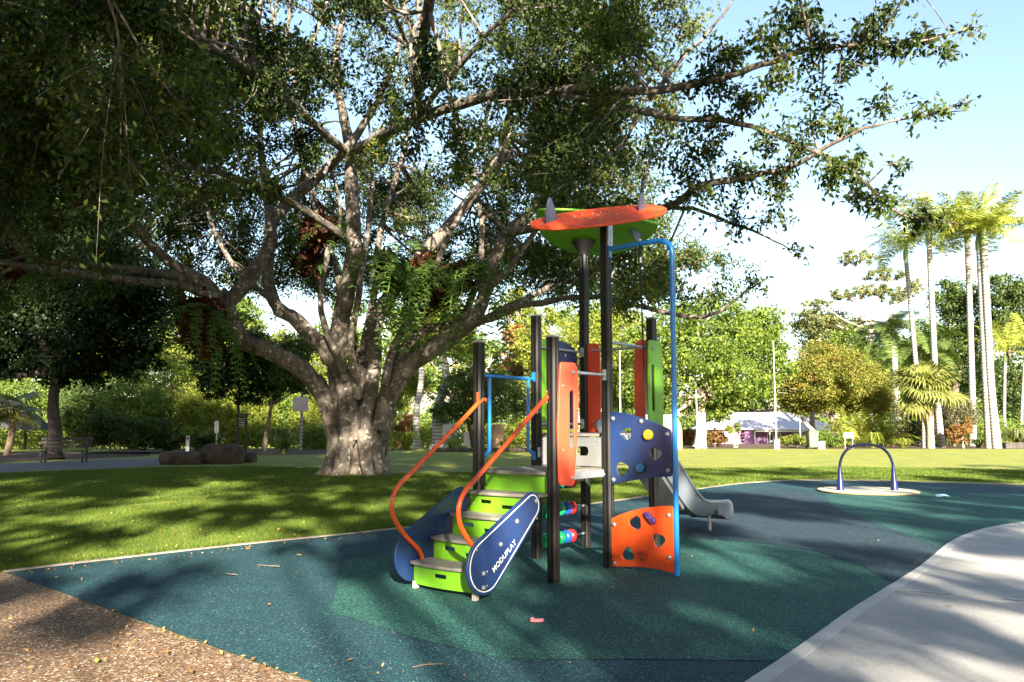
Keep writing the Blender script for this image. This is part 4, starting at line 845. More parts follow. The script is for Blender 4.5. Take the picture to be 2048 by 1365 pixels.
tree('paperbark_tree', 'pale trunked paperbark left of the bushy tree', 836, 50, [(830, 660, 0, 45, 50), (850, 600, 0, 50, 40), (810, 700, 0, 30, 30)], 3500, .22, L_YEL, .24, PTR, seed=12, top_frac=.9, group='pale trunked paperbarks')
tree('paperbark_tree', 'thick pale paperbark trunk close beside the bushy tree', 876, 47, [(880, 640, 0, 50, 50), (920, 690, 0, 35, 30), (850, 640, 0, 35, 30)], 3500, .22, L_YEL, .30, PTR, seed=13, top_frac=.9, group='pale trunked paperbarks')
tree('paperbark_tree', 'slim pale paperbark right behind the fig trunk', 812, 56, [(805, 740, 0, 30, 40), (830, 770, 0, 30, 30)], 2200, .22, L_YEL, .15, PTR, seed=14, top_frac=.8, group='pale trunked paperbarks')
# left side, beyond the lawn
tree('dark_tree', 'dense green tree over the timber bench, leaves darkened as shade', 118, 35, [(60, 520, 0, 130, 90), (200, 560, -1, 120, 90), (-60, 600, 0, 120, 100), (90, 640, 1, 120, 80), (230, 660, 0, 110, 70), (310, 590, 0, 70, 70), (20, 700, 0, 100, 60), (150, 730, 0, 100, 45), (260, 720, 0, 70, 40), (-80, 740, 0, 80, 50), (60, 420, 2, 120, 70), (200, 440, 2, 110, 70)], 30000, .24, L_SHADED, .30, BARKD, seed=15, clump=.3, top_frac=.55)
tree('dark_tree', 'thin dark tree with hanging crown beside the info sign', 478, 40, [(440, 730, 0, 55, 40), (490, 740, 0, 50, 45), (520, 700, 0, 40, 35), (470, 680, 0, 50, 35), (430, 770, 0, 35, 30), (500, 790, 0, 35, 22)], 7500, .17, L_SHADED, .09, BARKD, seed=16, group='thin dark trees')
tree('dark_tree', 'thin pale barked tree left of the grass clump', 533, 41, [(560, 740, 0, 45, 40), (590, 700, 0, 40, 35), (540, 780, 0, 30, 25), (600, 770, 0, 28, 22)], 5000, .17, L_DEEP, .12, BARK, seed=17, group='thin dark trees')
BK = [(175, 52, 800, 60, 75, L_DEEP, 'deep green'), (265, 50, 800, 62, 80, L_MID, 'mid green'), (345, 54, 770, 60, 95, L_YEL, 'tall yellow'), (420, 51, 800, 58, 75, L_YEL, 'yellow green'), (495, 54, 810, 52, 80, L_YEL, 'golden'), (560, 56, 800, 50, 85, L_MID, 'pale green'), (625, 55, 830, 45, 62, L_YEL, 'sunny')]
BL = ['deep green shrub right of the bench', 'mid green shrub behind the path', 'tall yellow green vine covered tree behind the marker post', 'yellow green rounded shrub behind the handrail', 'golden green shrub behind the thin dark trees', 'pale green shrub behind the grass clump', 'sunny shrub between the white sign and the fig trunk']
for i, (px, Y, py, rx, rz, m, _) in enumerate(BK):
    tree('shrub', BL[i], px, Y, [(px, py, 0, rx, rz * .7), (px - rx * .5, py + rz * .35, -.5, rx * .6, rz * .5), (px + rx * .5, py + rz * .35, -.5, rx * .6, rz * .5), (px, py + rz * .7, -1, rx * .8, rz * .35), (px, py - rz * .6, .5, rx * .6, rz * .4)], 7000, .17, m, .12, BARK, seed=30 + i, cat='shrub', group='shrubs beyond the left lawn', top_frac=.4)
tree('far_tree', 'tall lit tree far behind the left shrubs', 330, 66, [(300, 690, 0, 80, 60), (380, 680, 0, 80, 60), (450, 690, 0, 70, 55), (240, 730, 0, 60, 60), (540, 700, 0, 60, 50), (180, 720, 0, 60, 55), (600, 740, 0, 45, 50)], 12000, .30, L_YEL, .35, seed=40)
tree('far_tree', 'far green tree behind the left fan palm', 60, 60, [(40, 790, 0, 70, 50), (110, 800, 0, 60, 60), (-40, 780, 0, 80, 60), (160, 840, 0, 40, 40)], 7000, .26, L_MID, .3, seed=41)
tree('shrub', 'dark shrub beside the concrete path near the bench', 225, 42, [(215, 850, 0, 38, 32), (250, 865, 0, 35, 30), (190, 870, 0, 28, 26), (280, 880, 0, 28, 20)], 5000, .15, L_DEEP, .06, seed=42, cat='shrub')
tree('shrub', 'dark low shrub behind the white marker post', 330, 43, [(310, 865, 0, 35, 30), (345, 880, 0, 28, 20), (410, 880, 0, 35, 22)], 4500, .15, L_DEEP, .06, seed=43, cat='shrub')
tree('shrub', 'rounded shrub at the left foot of the fig', 630, 48, [(632, 880, 0, 26, 24)], 2200, .12, L_MID, .05, seed=44, cat='shrub')
# tuft plants (strappy clumps)
def tuft(name, label, px, Y, w_px, h_px, n, m, seed, wid=.03, cat='plant', group=None, arch=.6):
    rg = np.random.default_rng(seed); s = mpp(Y); B = np.array([(px - 1024) / FPX * Y, Y, gz(Y)]); V = []; Q = []; val = []
    for k in range(n):
        a = rg.uniform(0, 6.28); d = np.array([math.cos(a), math.sin(a) * .8, 0]); R_ = w_px * s * rg.uniform(.25, 1); h = h_px * s * rg.uniform(.6, 1.05)
        p0 = d * rg.uniform(0, .15) * w_px * s; wv = np.array([-d[1], d[0], 0]) * wid
        pts = [p0, p0 + d * R_ * .35 + [0, 0, h * .65], p0 + d * R_ * .75 + [0, 0, h * (1 - .1 * arch)], p0 + d * R_ + [0, 0, h * (1 - arch * .7)]]
        ws = [.7, 1, .8, .1]
        for i in range(3):
            b = len(V); V += [pts[i] - wv * ws[i], pts[i] + wv * ws[i], pts[i + 1] + wv * ws[i + 1], pts[i + 1] - wv * ws[i + 1]]; Q.append((b, b + 1, b + 2, b + 3)); val.append(rg.random())
    t = thing(name, label, cat, B, 0, group); obj('leaves', arr_mesh('leaves', np.array(V), np.array(Q), val), m, t); return t
tuft('grass_clump', 'big dark strappy grass clump left of the fig trunk', 572, 41.5, 38, 50, 420, L_DEEP, 1, .02)
GB = 'low plants in the far garden bed'
def cane(label, px, Y, h_px, seed):
    rg = np.random.default_rng(seed); t = thing('golden_cane', label, 'plant', ((px - 1024) / FPX * Y, Y, gz(Y)), 0, 'golden cane palms by the round tree'); h = h_px * mpp(Y)
    for k in range(20): shared('frond', FRONDS[k % 3], PALML, t, (rg.normal() * .35, rg.normal() * .3, rg.uniform(0, h * .25)), (rg.normal() * .15, rg.uniform(-.95, -.25), rg.uniform(0, 6.28)), h / 2.6 * rg.uniform(.75, 1.1))
tuft('strappy_plant', 'lime strappy plant left of the fan palm foot', 1800, 50.5, 30, 22, 160, L_YEL, 2, .03, group=GB)
tuft('strappy_plant', 'green strappy plant right of the white sign', 1740, 50.5, 26, 34, 200, L_YEL, 3, .03, group=GB)
cane('golden cane clump with arching leaves behind the white sign', 1715, 53, 72, 4)
cane('golden cane clump between the round tree and the foxtail palm', 1765, 54, 66, 5)
tuft('strappy_plant', 'small bright plant by the close pair of palms', 2002, 49.8, 14, 16, 90, L_YEL, 6, .03, group=GB)
tuft('strappy_plant', 'dark strappy plant left of the close pair of palms', 1950, 50.3, 18, 20, 90, L_DEEP, 7, .04, group=GB)
tuft('cycad', 'grey green arching cycad above the low wall at right', 2035, 50.6, 45, 42, 200, L_GREY, 8, .04, group=GB)
tuft('strappy_plant', 'yellow tuft beside the low log edging', 905, 45.5, 22, 26, 130, L_YEL, 9, .025)
tuft('strappy_plant', 'yellow green plants left of the paperbark trunks', 815, 46.5, 30, 38, 200, L_YEL, 10, .03)
tuft('strappy_plant', 'bright green tuft in front of the tan boulder', 1010, 47, 22, 18, 120, L_YEL, 11, .03)
tree('shrub', 'orange leaved croton left of the close pair of palms', 1920, 50.2, [(1905, 862, 0, 17, 14), (1930, 855, 0, 18, 14), (1918, 875, 0, 18, 12), (1935, 845, 0, 10, 10)], 1500, .16, L_RED, .05, BARKP, seed=50, cat='shrub', stems=3, group=GB)
tree('shrub', 'mauve grey bush behind the fan palm', 1905, 54, [(1890, 830, 0, 32, 35), (1925, 820, 0, 28, 38), (1860, 850, 0, 25, 25), (1900, 865, 0, 35, 18)], 5000, .14, L_MIX, .08, seed=51, cat='shrub', group=GB)
tree('shrub', 'dark leafy bush between the palm trunks', 1812, 57, [(1812, 835, 0, 25, 35), (1835, 860, 0, 22, 25), (1805, 870, 0, 22, 16)], 3200, .15, L_MIX, .08, seed=52, cat='shrub', group=GB)
tree('shrub', 'red and green bush at the corner of the building', 1427, 52, [(1425, 872, 0, 18, 14), (1440, 878, 0, 14, 12), (1412, 876, 0, 12, 12)], 1700, .15, L_RED, .05, seed=53, cat='shrub', group=GB)
tree('shrub', 'clipped green hedge in front of the building door', 1590, 51, [(1570, 882, 0, 14, 9), (1590, 880, 0, 16, 10), (1612, 882, 0, 14, 9)], 2600, .10, L_YEL, .04, seed=54, cat='shrub', group=GB)
tree('shrub', 'leafy green shrub at the foot of the round tree', 1652, 52, [(1648, 876, 0, 14, 16), (1664, 884, 0, 14, 9), (1680, 878, 0, 12, 13)], 2000, .15, L_MID, .04, seed=55, cat='shrub', group=GB)
tree('shrub', 'pale stemmed cane plant against the purple wall', 1466, 51, [(1460, 858, 0, 9, 8), (1475, 854, 0, 8, 8)], 350, .16, L_YEL, .05, PTR, seed=56, cat='shrub', stems=4, group=GB, top_frac=.85)
tree('shrub', 'rust brown bush at the left end of the far garden', 1385, 58, [(1375, 875, 0, 16, 18), (1352, 870, 0, 18, 20)], 1800, .16, L_RED, .05, seed=57, cat='shrub', group=GB)
tree('shrub', 'sunlit shrub behind the climbing wall', 1285, 52, [(1285, 860, 0, 30, 30), (1250, 850, 0, 30, 35), (1320, 865, 0, 20, 25)], 3500, .16, L_MID, .05, seed=58, cat='shrub')
tree('shrub', 'red flecked shrub behind the fig trunk', 818, 52, [(815, 850, 0, 14, 28), (800, 870, 0, 14, 25)], 1500, .14, L_RED, .04, seed=59, cat='shrub')
tree('shrub', 'sunlit green shrub left of the paperbarks', 792, 54, [(795, 800, 0, 28, 40), (770, 850, 0, 20, 40)], 2600, .17, L_YEL, .05, seed=60, cat='shrub')
tree('shrub', 'yellow shrub right of the bushy tree', 1045, 54, [(1045, 860, 0, 26, 28), (1075, 850, 0, 22, 35)], 2600, .17, L_YEL, .05, seed=61, cat='shrub')
# retaining wall and log edging
RW = mat('stone_wall', (.07, .06, .055), .9, (.04, .035, .03), 5, .6, 20)
w_ = thing('retaining_wall', 'low dark stone retaining wall at the right edge', 'wall', ((2000 - 1024) / FPX * 49.2, 49.2, 0))
for k in range(5): obj('block', box(.60, .4, .36, (.32 + .62 * k, (k % 2) * .03, .18), .03), RW, w_)
lg = thing('log_edging', 'dark log edging along the lawn behind the barrier', 'edging', ((870 - 1024) / FPX * 44, 44, 0))
for k in range(4):
    obj('log', tube([(k * 1.25, 0, .10), (k * 1.25 + 1.2, .03, .10)], .11, 10, 0, .06), BARKD, lg)

# ------------------------------------------------------------------ purple building
BY = 108.0; bs = mpp(BY)
bx0 = (1415 - 1024) * bs; bzb = gz(BY)
bld = thing('building', 'single storey mauve building with pale metal hip roof across the lawn', 'building', (bx0, BY, bzb))
MAUVE = mat('weatherboard_mauve', (.22, .10, .24), .7, (.20, .09, .22), 2); MAUVE2 = mat('wall_pale_mauve', (.32, .19, .27), .8, (.29, .17, .25), 2)
TRIM = mat('trim_white', (.60, .57, .58), .6); ROOF = mat('roof_metal', (.44, .43, .49), .5, (.39, .38, .44), 2, spec=.6); GLASS = mat('window_glass', (.03, .035, .04), .1); VDARK = mat('veranda_dark', (.10, .085, .10), .8)
BW, BD, EZ, RZ = 17.2, 10.0, 2.55, 4.75
obj('wall', box(4.3, .2, 2.5, (2.55, .3, 1.25), 0), MAUVE2, bld)
for k in range(12): obj('weatherboard', box(1.6, .04, .20, (5.0, .22 - .006 * (k % 2), .11 + .205 * k), .008), MAUVE, bld)
obj('wall', box(11, .2, 2.5, (11.4, 1.9, 1.25), 0), MAUVE, bld); obj('wall', box(.2, 1.6, 2.5, (5.82, 1.05, 1.25), 0), MAUVE, bld)
obj('wall', box(.2, BD - 1, 2.5, (.45, BD / 2, 1.25), 0), MAUVE2, bld); obj('wall', box(.2, BD - 1, 2.5, (BW - .4, BD / 2, 1.25), 0), MAUVE2, bld)
rv = [(-.3, -.3, EZ), (BW + .3, -.3, EZ), (BW + .3, BD, EZ), (-.3, BD, EZ), (5.0, BD / 2, RZ), (BW - 5.0, BD / 2, RZ)]
roof = obj('roof', pyd('roof', rv + [(x, y, z - .12) for x, y, z in rv[:4]], [(0, 1, 5, 4), (1, 2, 5), (2, 3, 4, 5), (3, 0, 4), (0, 6, 7, 1), (1, 7, 8, 2), (2, 8, 9, 3), (3, 9, 6, 0), (9, 8, 7, 6)]), ROOF, bld)
for k in range(44):   # standing seams on the front slope
    x = -.2 + k * .40; 
    if x > BW: break
    zt = min(1.0, (x + .3) / 5.3, (BW + .3 - x) / 5.3)
    a = np.array([x, -.3, EZ + .01]); b = np.array([x, -.3 + (BD / 2 + .3) * zt, EZ + (RZ - EZ) * zt + .01])
    if zt > .08: obj('seam', tube([a, b], .022, 4), ROOF, roof)
obj('gutter', box(BW + .7, .12, .13, (BW / 2, -.36, EZ - .05), .02), TRIM, roof)
obj('veranda_beam', box(10.8, .12, .20, (11.4, -.1, EZ - .28), .01), TRIM, bld)
for x in (5.95, 7.9, 13.0, 15.4): obj('veranda_post', box(.13, .13, 2.3, (x, -.1, 1.15), .01), TRIM, bld)
for k, x in enumerate((8.55, 9.55)):
    d = obj('door', box(.92, .06, 2.05, (x, 1.77, 1.03), .01), TRIM, bld)
    obj('pane', box(.62, .03, .85, (x, 1.735, 1.45), .005), GLASS, d); obj('pane', box(.62, .03, .32, (x, 1.735, .62), .005), GLASS, d); obj('handle', box(.04, .05, .16, (x + (.36 if k == 0 else -.36), 1.72, 1.0), .01), BOLT, d)
for x, w2 in ((12.2, 1.3), (14.2, 1.3), (15.9, .9)):
    wd = obj('window', box(w2, .06, 1.2, (x, 1.78, 1.5), .01), TRIM, bld)
    for s in (-1, 1): obj('pane', box(w2 / 2 - .08, .03, 1.05, (x + s * w2 / 4, 1.745, 1.5), .004), GLASS, wd)
obj('bench_seat', box(1.2, .35, .08, (7.0, 1.3, .45), .01), TRIM, bld)
obj('veranda_floor', box(11.2, 2.2, .12, (11.4, .85, .03), .01), KERB, bld)

# ------------------------------------------------------------------ poles, bin, signs
POLE = mat('pole_white', (.60, .58, .56), .45, (.52, .50, .48), 5)
def flagpole(label, px, Y, top_py, base_h=0.0, r=.035):
    B = np.array([(px - 1024) / FPX * Y, Y, gz(Y)]); h = at(px, top_py, Y)[2] - B[2]
    t = thing('flagpole', label, 'pole', B, 0, 'white poles on the far lawn')
    obj('shaft', tube([(0, 0, 0), (0, 0, h * .5), (0, 0, h)], [r * 1.2, r, r * .7], 10), POLE, t, True)
    obj('finial', dome(r * 1.4, r * 1.4), POLE, t).location = (0, 0, h)
    obj('base', box(.30, .30, .55 if base_h else .12, (0, 0, .27 if base_h else .06), .02), POLE, t)
flagpole('thin white flagpole in front of the leafy tree trunk', 1392, 49.0, 688)
flagpole('white flagpole with a white base in front of the building', 1549, 48.5, 684, 1)
flagpole('thin white pole seen between the tall tower posts', 1240, 46, 700)
flagpole('thin grey pole on the lawn before the building', 1597, 70, 820, 0, .04)
bn = thing('wheelie_bin', 'green wheelie bin beside the round tree', 'bin', ((1620 - 1024) / FPX * 48.6, 48.6, 0))
BG = mat('bin_green', (.10, .14, .10), .5, (.085, .12, .085), 4); bm = bmesh.new(); bmesh.ops.create_cube(bm, size=1)
for v in bm.verts:
    tp_ = v.co.z > 0; v.co = Vector((v.co.x * (.58 if tp_ else .46), v.co.y * (.70 if tp_ else .52), .55 + v.co.z * .90))
bmesh.ops.bevel(bm, geom=bm.edges[:], offset=.03, segments=2, affect='EDGES'); obj('body', bm_mesh(bm), BG, bn)
obj('lid', box(.62, .76, .06, (0, -.02, 1.03), .025), BG, bn)
for s in (-1, 1): obj('wheel', tube([(s * .27, .28, .10), (s * .21, .28, .10)], .10, 14), BLACK, bn)
obj('handle', tube([(-.25, .40, 1.0), (.25, .40, 1.0)], .018, 8), BG, bn)
ub = thing('utility_box', 'small tan utility box beside the wheelie bin', 'box', ((1637 - 1024) / FPX * 48.4, 48.4, 0))
TAN = mat('box_tan', (.52, .40, .30), .7, (.46, .35, .26), 4); obj('body', box(.38, .30, .40, (0, 0, .20), .015), TAN, ub); obj('lid', box(.42, .34, .04, (0, 0, .425), .012), TRIM, ub)
sg = thing('lawn_sign', 'blank white sign board on two legs in the garden bed', 'sign', ((1693 - 1024) / FPX * 49.0, 49.0, 0))
obj('board', box(.58, .03, .30, (0, 0, .78), .01), TRIM, sg)
for s in (-1, 1): obj('leg', box(.05, .05, .64, (s * .22, .03, .32), .006), PTR, sg)
# left signs, post, rail, boulders, bench, shelter
ws = thing('sign_board', 'white rectangular sign on a pale post left of the fig', 'sign', ((603 - 1024) / FPX * 46, 46, 0))
obj('post', box(.14, .10, 3.6, (.05, 0, 1.8), .01), PTR, ws); obj('board', box(.86, .04, .78, (0, -.08, 2.55), .01), mat('sign_face', (.52, .42, .42), .6, (.44, .35, .35), 3), ws)
ds = thing('info_sign', 'black information sign with pale lines on dark posts', 'sign', ((487 - 1024) / FPX * 40, 40, 0))
obj('board', box(.48, .03, .70, (0, -.05, 1.62), .008), BARKD, ds)
for s in (-1, 1): obj('post', box(.06, .06, 2.0, (s * .22, 0, 1.0), .006), BARKD, ds)
LINE = mat('sign_print', (.45, .46, .44), .6); dot_r = mat('sign_red', (.40, .03, .03), .6); dot_g = mat('sign_green', (.04, .30, .20), .6)
for k in range(5): obj('text_line', box(.30 - .05 * (k % 2), .006, .028, (0, -.070, 1.72 - .09 * k), 0), LINE, ds)
obj('symbol', box(.06, .006, .06, (-.1, -.070, 1.86), 0), dot_r, ds); obj('symbol', box(.06, .006, .06, (.1, -.070, 1.86), 0), dot_g, ds)
mk = thing('marker_post', 'short white marker post with a red top beside the path', 'post', ((380 - 1024) / FPX * 37, 37, 0))
obj('post', box(.16, .06, .95, (0, 0, .475), .02), TRIM, mk); obj('band', box(.12, .064, .10, (0, 0, .84), .004), dot_r, mk); obj('symbol', box(.07, .066, .22, (0, 0, .50), .004), mat('sign_grey', (.45, .47, .5), .6), mk)
gp_ = thing('grey_post', 'grey post with a small round topped plate behind the boulders', 'post', ((437 - 1024) / FPX * 37.5, 37.5, 0))
obj('post', tube([(0, 0, 0), (0, 0, 1.6)], .03, 8), STEEL, gp_); obj('plate', place(plate([rrect(-.10, 1.05, .10, 1.62, .09)], .02, .004), (0, -.035, 0), (1, 0, 0), (0, 0, 1)), STEEL, gp_)
hr = thing('stair_rail', 'black sloping handrail behind the boulders', 'handrail', (0, 0, 0))
a0, a1, a2, a3 = at(375, 914, 36.5), at(400, 912, 36.5), at(442, 876, 37), at(462, 869, 37.3)
hr.location = (a1[0], a1[1], 0); o_ = np.array([a1[0], a1[1], 0])
obj('rail', tube([a0 - o_, a1 - o_, a2 - o_, a3 - o_], .03, 8, 4), BLACK, hr, True)
for q in (a1, a3): obj('post', tube([(q[0] - o_[0], q[1] - o_[1], -.02), q - o_], .025, 8), BLACK, hr)
def boulder(label, px, Y, sx, sy, sz, m, seed, group=None):
    rg = np.random.default_rng(seed); bm = bmesh.new(); bmesh.ops.create_icosphere(bm, subdivisions=4, radius=.5)
    k = rg.normal(size=(5, 3)); ph = rg.uniform(0, 6, 5)
    for v in bm.verts:
        n = sum(math.sin(v.co.dot(Vector(k[i] * 4)) + ph[i]) for i in range(5)) * .06 + .03 * math.sin(v.co.x * 23 + ph[0]) * math.sin(v.co.y * 19 + ph[1]) * math.sin(v.co.z * 21 + ph[2])
        v.co = v.co * (1 + n); v.co.x = max(-.42, min(.42, v.co.x)); v.co.z = max(-.3, min(.40, v.co.z))
        v.co = Vector((v.co.x * sx, v.co.y * sy, (v.co.z + .3) * sz))
    o = obj('boulder', bm_mesh(bm), m, None, True); o.location = ((px - 1024) / FPX * Y, Y, -.04); return tag(o, label, 'boulder', group)
RK = mat('boulder_brown', (.075, .05, .036), .95, (.03, .022, .017), 3, .9, 12); RKT = mat('boulder_tan', (.42, .27, .17), .95, (.30, .19, .12), 2, .8, 10)
BO = 'boulders on the shaded lawn'
boulder('flat brown boulder, leftmost of three on the shaded lawn', 372, 31, 1.75, 1.0, .72, RK, 1, BO)
boulder('tall brown boulder, middle of three on the shaded lawn', 450, 31.5, 1.85, 1.1, 1.10, RK, 2, BO)
boulder('small dark boulder, rightmost of three on the shaded lawn', 497, 32.5, .85, .8, .62, RK, 3, BO)
boulder('tan upright boulder behind the blue hoop barrier', 993, 49, 1.05, .9, 2.1, RKT, 4)
boulder('pale rounded boulder behind the climbing wall', 1338, 47, 1.5, 1.2, 2.9, RKT, 5)
TIM = mat('bench_timber', (.05, .042, .036), .8, (.032, .027, .024), 6, .4, 30)
be = thing('park_bench', 'dark timber slat bench under the dense tree', 'bench', ((135 - 1024) / FPX * 32, 32, 0), .12)
for k in range(3): obj('seat_slat', box(1.9, .10, .04, (0, -.20 + .13 * k, .46), .008), TIM, be)
for k in range(3): obj('back_slat', box(1.9, .035, .11, (0, .22 + .03 * k, .62 + .15 * k), .008), TIM, be)
for s in (-1, 1):
    obj('leg', box(.07, .07, .46, (s * .75, -.18, .22), .008), TIM, be); obj('leg', box(.07, .07, .95, (s * .75, .24, .46), .008), TIM, be); obj('arm_rest', box(.07, .48, .05, (s * .9, 0, .66), .008), TIM, be)
sh = thing('shelter', 'dark roofed shelter at the far left edge', 'shelter', ((-20 - 1024) / FPX * 46, 46, 0))
SD = mat('shelter_roof', (.035, .033, .036), .7, (.028, .026, .028), 3); W4 = 2.6
obj('roof', pyd('roof', [(-W4, -2, 2.0), (W4, -2, 1.15), (W4, 2, 1.15), (-W4, 2, 2.0), (-W4, -2, 2.5), (W4 * .2, -2, 2.9), (W4 * .2, 2, 2.9), (-W4, 2, 2.5)], [(4, 5, 6, 7), (5, 1, 2, 6), (0, 1, 5, 4), (3, 7, 6, 2), (0, 3, 2, 1), (0, 4, 7, 3)]), SD, sh)
for x in (-1.8, 1.2):
    for y in (-1.6, 1.6): obj('post', box(.12, .12, 1.7, (x, y, .85), .01), TIM, sh)
# teal fence and white panel behind the barrier
tf = thing('teal_fence', 'teal metal bar fence with white panel behind the bushy tree', 'fence', ((925 - 1024) / FPX * 49, 49, 0))
TEAL = mat('fence_teal', (.05, .26, .34), .5)
for k in range(17): obj('bar', box(.035, .03, 1.5, (-.6 + .19 * k, 0, .85), .004), TEAL, tf)
for z in (.15, .75, 1.58): obj('rail', box(3.3, .05, .06, (.95, .04, z), .004), TEAL, tf)
obj('panel', box(.7, .03, .85, (.45, -.05, .55), .01), TRIM, tf); obj('panel', box(.6, .03, 1.5, (-.95, -.05, .85), .01), TRIM, tf)

# ------------------------------------------------------------------ more trees behind the fig, undergrowth and the far wood
BT = [(430, 62, 560, L_MID, 'tall tree seen through the left limbs of the fig'), (610, 66, 590, L_YEL, 'sunlit tree seen between the fig limb and trunk'), (760, 70, 560, L_MID, 'green tree seen through the central fig stems'), (920, 64, 600, L_MID, 'green tree seen under the right fig limb'), (1040, 72, 560, L_YEL, 'sunlit tree seen left of the surfboard roof post'), (1200, 75, 560, L_MID, 'green tree seen between the two roof posts')]
for i, (px, Y, ty, m, lab) in enumerate(BT):
    bl = []
    rg = np.random.default_rng(400 + i)
    for k in range(9): bl.append((px + rg.normal() * 50, ty + 40 + rg.random() * 190, rg.normal() * 1.5, rg.uniform(32, 52), rg.uniform(28, 42)))
    tree('background_tree', lab, px, Y, bl, 6500, .30, m, .28, BARKP, seed=410 + i, group='trees behind the fig')
def mass(name, label, n, xr, yr, top, leaf, m, seed, gap=0.0):
    rg = np.random.default_rng(seed); Y = rg.uniform(*yr, n); px = rg.uniform(*xr, n); X = (px - 1024) / FPX * Y
    hgt = np.array([top(a, b) for a, b in zip(px, Y)]); u = rg.random(n) ** .75
    wv = .75 + .25 * np.sin(X * .9 + Y * .7) * np.sin(X * .37 + 1.3 * Y)
    z = np.array([gz(b) for b in Y]) + u * hgt * wv
    V, Q = leaf_quads(np.stack([X, Y, z], 1), leaf * rg.uniform(.7, 1.3, n), rg, .3, .55)
    o = obj(name, arr_mesh(name, V, Q, np.clip(.45 + .25 * np.sin(X * 1.1 + Y) * np.sin(X * .5) + rg.normal(size=n) * .2, 0, 1)), m); tag(o, label, 'vegetation', kind='stuff')
mass('undergrowth', 'low undergrowth beyond the left lawn', 26000, (-250, 790), (49, 60), lambda a, b: 1.9, .20, L_YEL, 1)
mass('undergrowth', 'low undergrowth behind the bushy tree', 16000, (780, 1360), (53, 64), lambda a, b: 2.0, .20, L_YEL, 2)
mass('undergrowth', 'garden undergrowth behind the palms', 16000, (1700, 2250), (55, 68), lambda a, b: 2.6, .22, L_MID, 3)
mass('far_wood', 'far wood closing the view behind the park', 60000, (-400, 2500), (122, 150), lambda a, b: 9.0 + 3.5 * math.sin(a * .013) * math.sin(a * .031 + 1), .62, L_MID, 4)

# ------------------------------------------------------------------ trees behind the viewer that shade the playground
TS = math.tan(math.radians(SUN_EL)); TA = math.tan(math.radians(-SUN_AZ))
ZONES = [([(-300, 1120), (0, 1060), (250, 1010), (500, 985), (720, 1000), (660, 1060), (300, 1105), (0, 1140)], .42),
         ([(100, 1150), (420, 1105), (480, 1130), (420, 1200), (200, 1200)], .95),
         ([(480, 1125), (700, 1105), (880, 1150), (870, 1290), (700, 1300), (520, 1230)], .04),
         ([(230, 1300), (330, 1250), (640, 1365), (640, 1600), (60, 1600)], .25),
         ([(-300, 1140), (0, 1150), (330, 1260), (230, 1300), (60, 1450), (-400, 1500)], .92),
         ([(1380, 1120), (1640, 1110), (1720, 1200), (1560, 1320), (1350, 1250)], .5),
         ([(880, 1180), (1300, 1180), (1350, 1380), (800, 1380)], .85)]
def shade_p(x, y):
    if y < 2: return .7
    px_, py_ = proj((x, y, 0))
    if ((x + 1.9) / 1.9) ** 2 + ((y - 7.0) / 2.7) ** 2 < 1: return .05
    if 7.2 < y < 20 and abs(x - (.8 - .183 * (y - 9.3))) < 1.35: return .84
    if 10 < y < 14.5 and 1.2 < x < 3.4: return .85
    for poly, p_ in ZONES:
        if in_poly(px_, py_, poly): return p_
    if px_ > 1300 and py_ < 928 + (px_ - 1360) * .058: return 0.0
    if px_ > 1000 and y > 33: return 0.0
    if px_ < 1000 and y > 47: return .95 if px_ < 120 else .25
    if px_ < 1000 and py_ < 985: return .96
    if px_ > 1500 and py_ > 1060: return .6
    return .66
rg5 = np.random.default_rng(21)
SHB = {k: [] for k in (-22, -14, -6.5, 5.5, 13, 21)}
for Xc in np.arange(-25, 27, 1.3):
    for h in np.arange(5.5, 23.5, .95):
        Yb = -16 + rg5.normal() * 1.6; X_ = Xc + rg5.uniform(-.5, .5); z = h + rg5.uniform(-.4, .4)
        yg = Yb + z / TS; xg = X_ - TA * (yg - Yb)
        if -5 < X_ < 9 and z > 18.8: continue
        if rg5.random() < shade_p(xg, yg):
            k = min(SHB, key=lambda q: abs(q - X_)); SHB[k].append((X_, Yb, z, rg5.uniform(.5, 1.55), rg5.uniform(.35, .85)))
SL = {-22: 'furthest left of the row', -14: 'second from the left of the row', -6.5: 'left of the viewer', 5.5: 'right of the viewer', 13: 'second from the right of the row', 21: 'furthest right of the row'}
for i, (k, bl) in enumerate(SHB.items()):
    if not bl: continue
    tree('shade_tree', 'tall shade tree behind the camera, ' + SL[k], 0, -16, [(0, 0, 0, rx, rz, 1.0, (x, y, z)) for x, y, z, rx, rz in bl], 205 * len(bl), .34, L_DEEP, .35, BARK, sub=0, base_z=0, seed=200 + i, x=float(k), group='trees shading the playground', clump=.5, top_frac=.45)
rg6 = np.random.default_rng(33)
def sky_block_tree(lab, X, Y, R, z0, z1, n, seed):      # added unseen trees that block sky light from the sides and behind
    bl = [(0, 0, 0, rg6.uniform(1.1, 1.9), rg6.uniform(.8, 1.3), 1.0, (X + rg6.uniform(-R, R), Y + rg6.uniform(-R, R), rg6.uniform(z0, z1))) for k in range(n)]
    tree('shade_tree', lab, 0, Y, bl, 330 * n, .42, L_DEEP, .35, BARK, sub=0, base_z=0, seed=seed, x=X, group='trees shading the playground', clump=.5, top_frac=.4)
sky_block_tree('added sky blocking tree beside the concrete path, outside the right edge', 23, 3, 4, 1.5, 9, 34, 301)
sky_block_tree('added sky blocking tree right of the camera, near the path', 20, -7, 4, 2, 11, 34, 302)
sky_block_tree('added sky blocking tree left of the gravel path, outside the left edge', -22, 5, 4.5, 2, 13, 40, 303)
sky_block_tree('added sky blocking tree left of the camera beyond the gravel', -24, -5, 4.5, 2, 13, 40, 304)
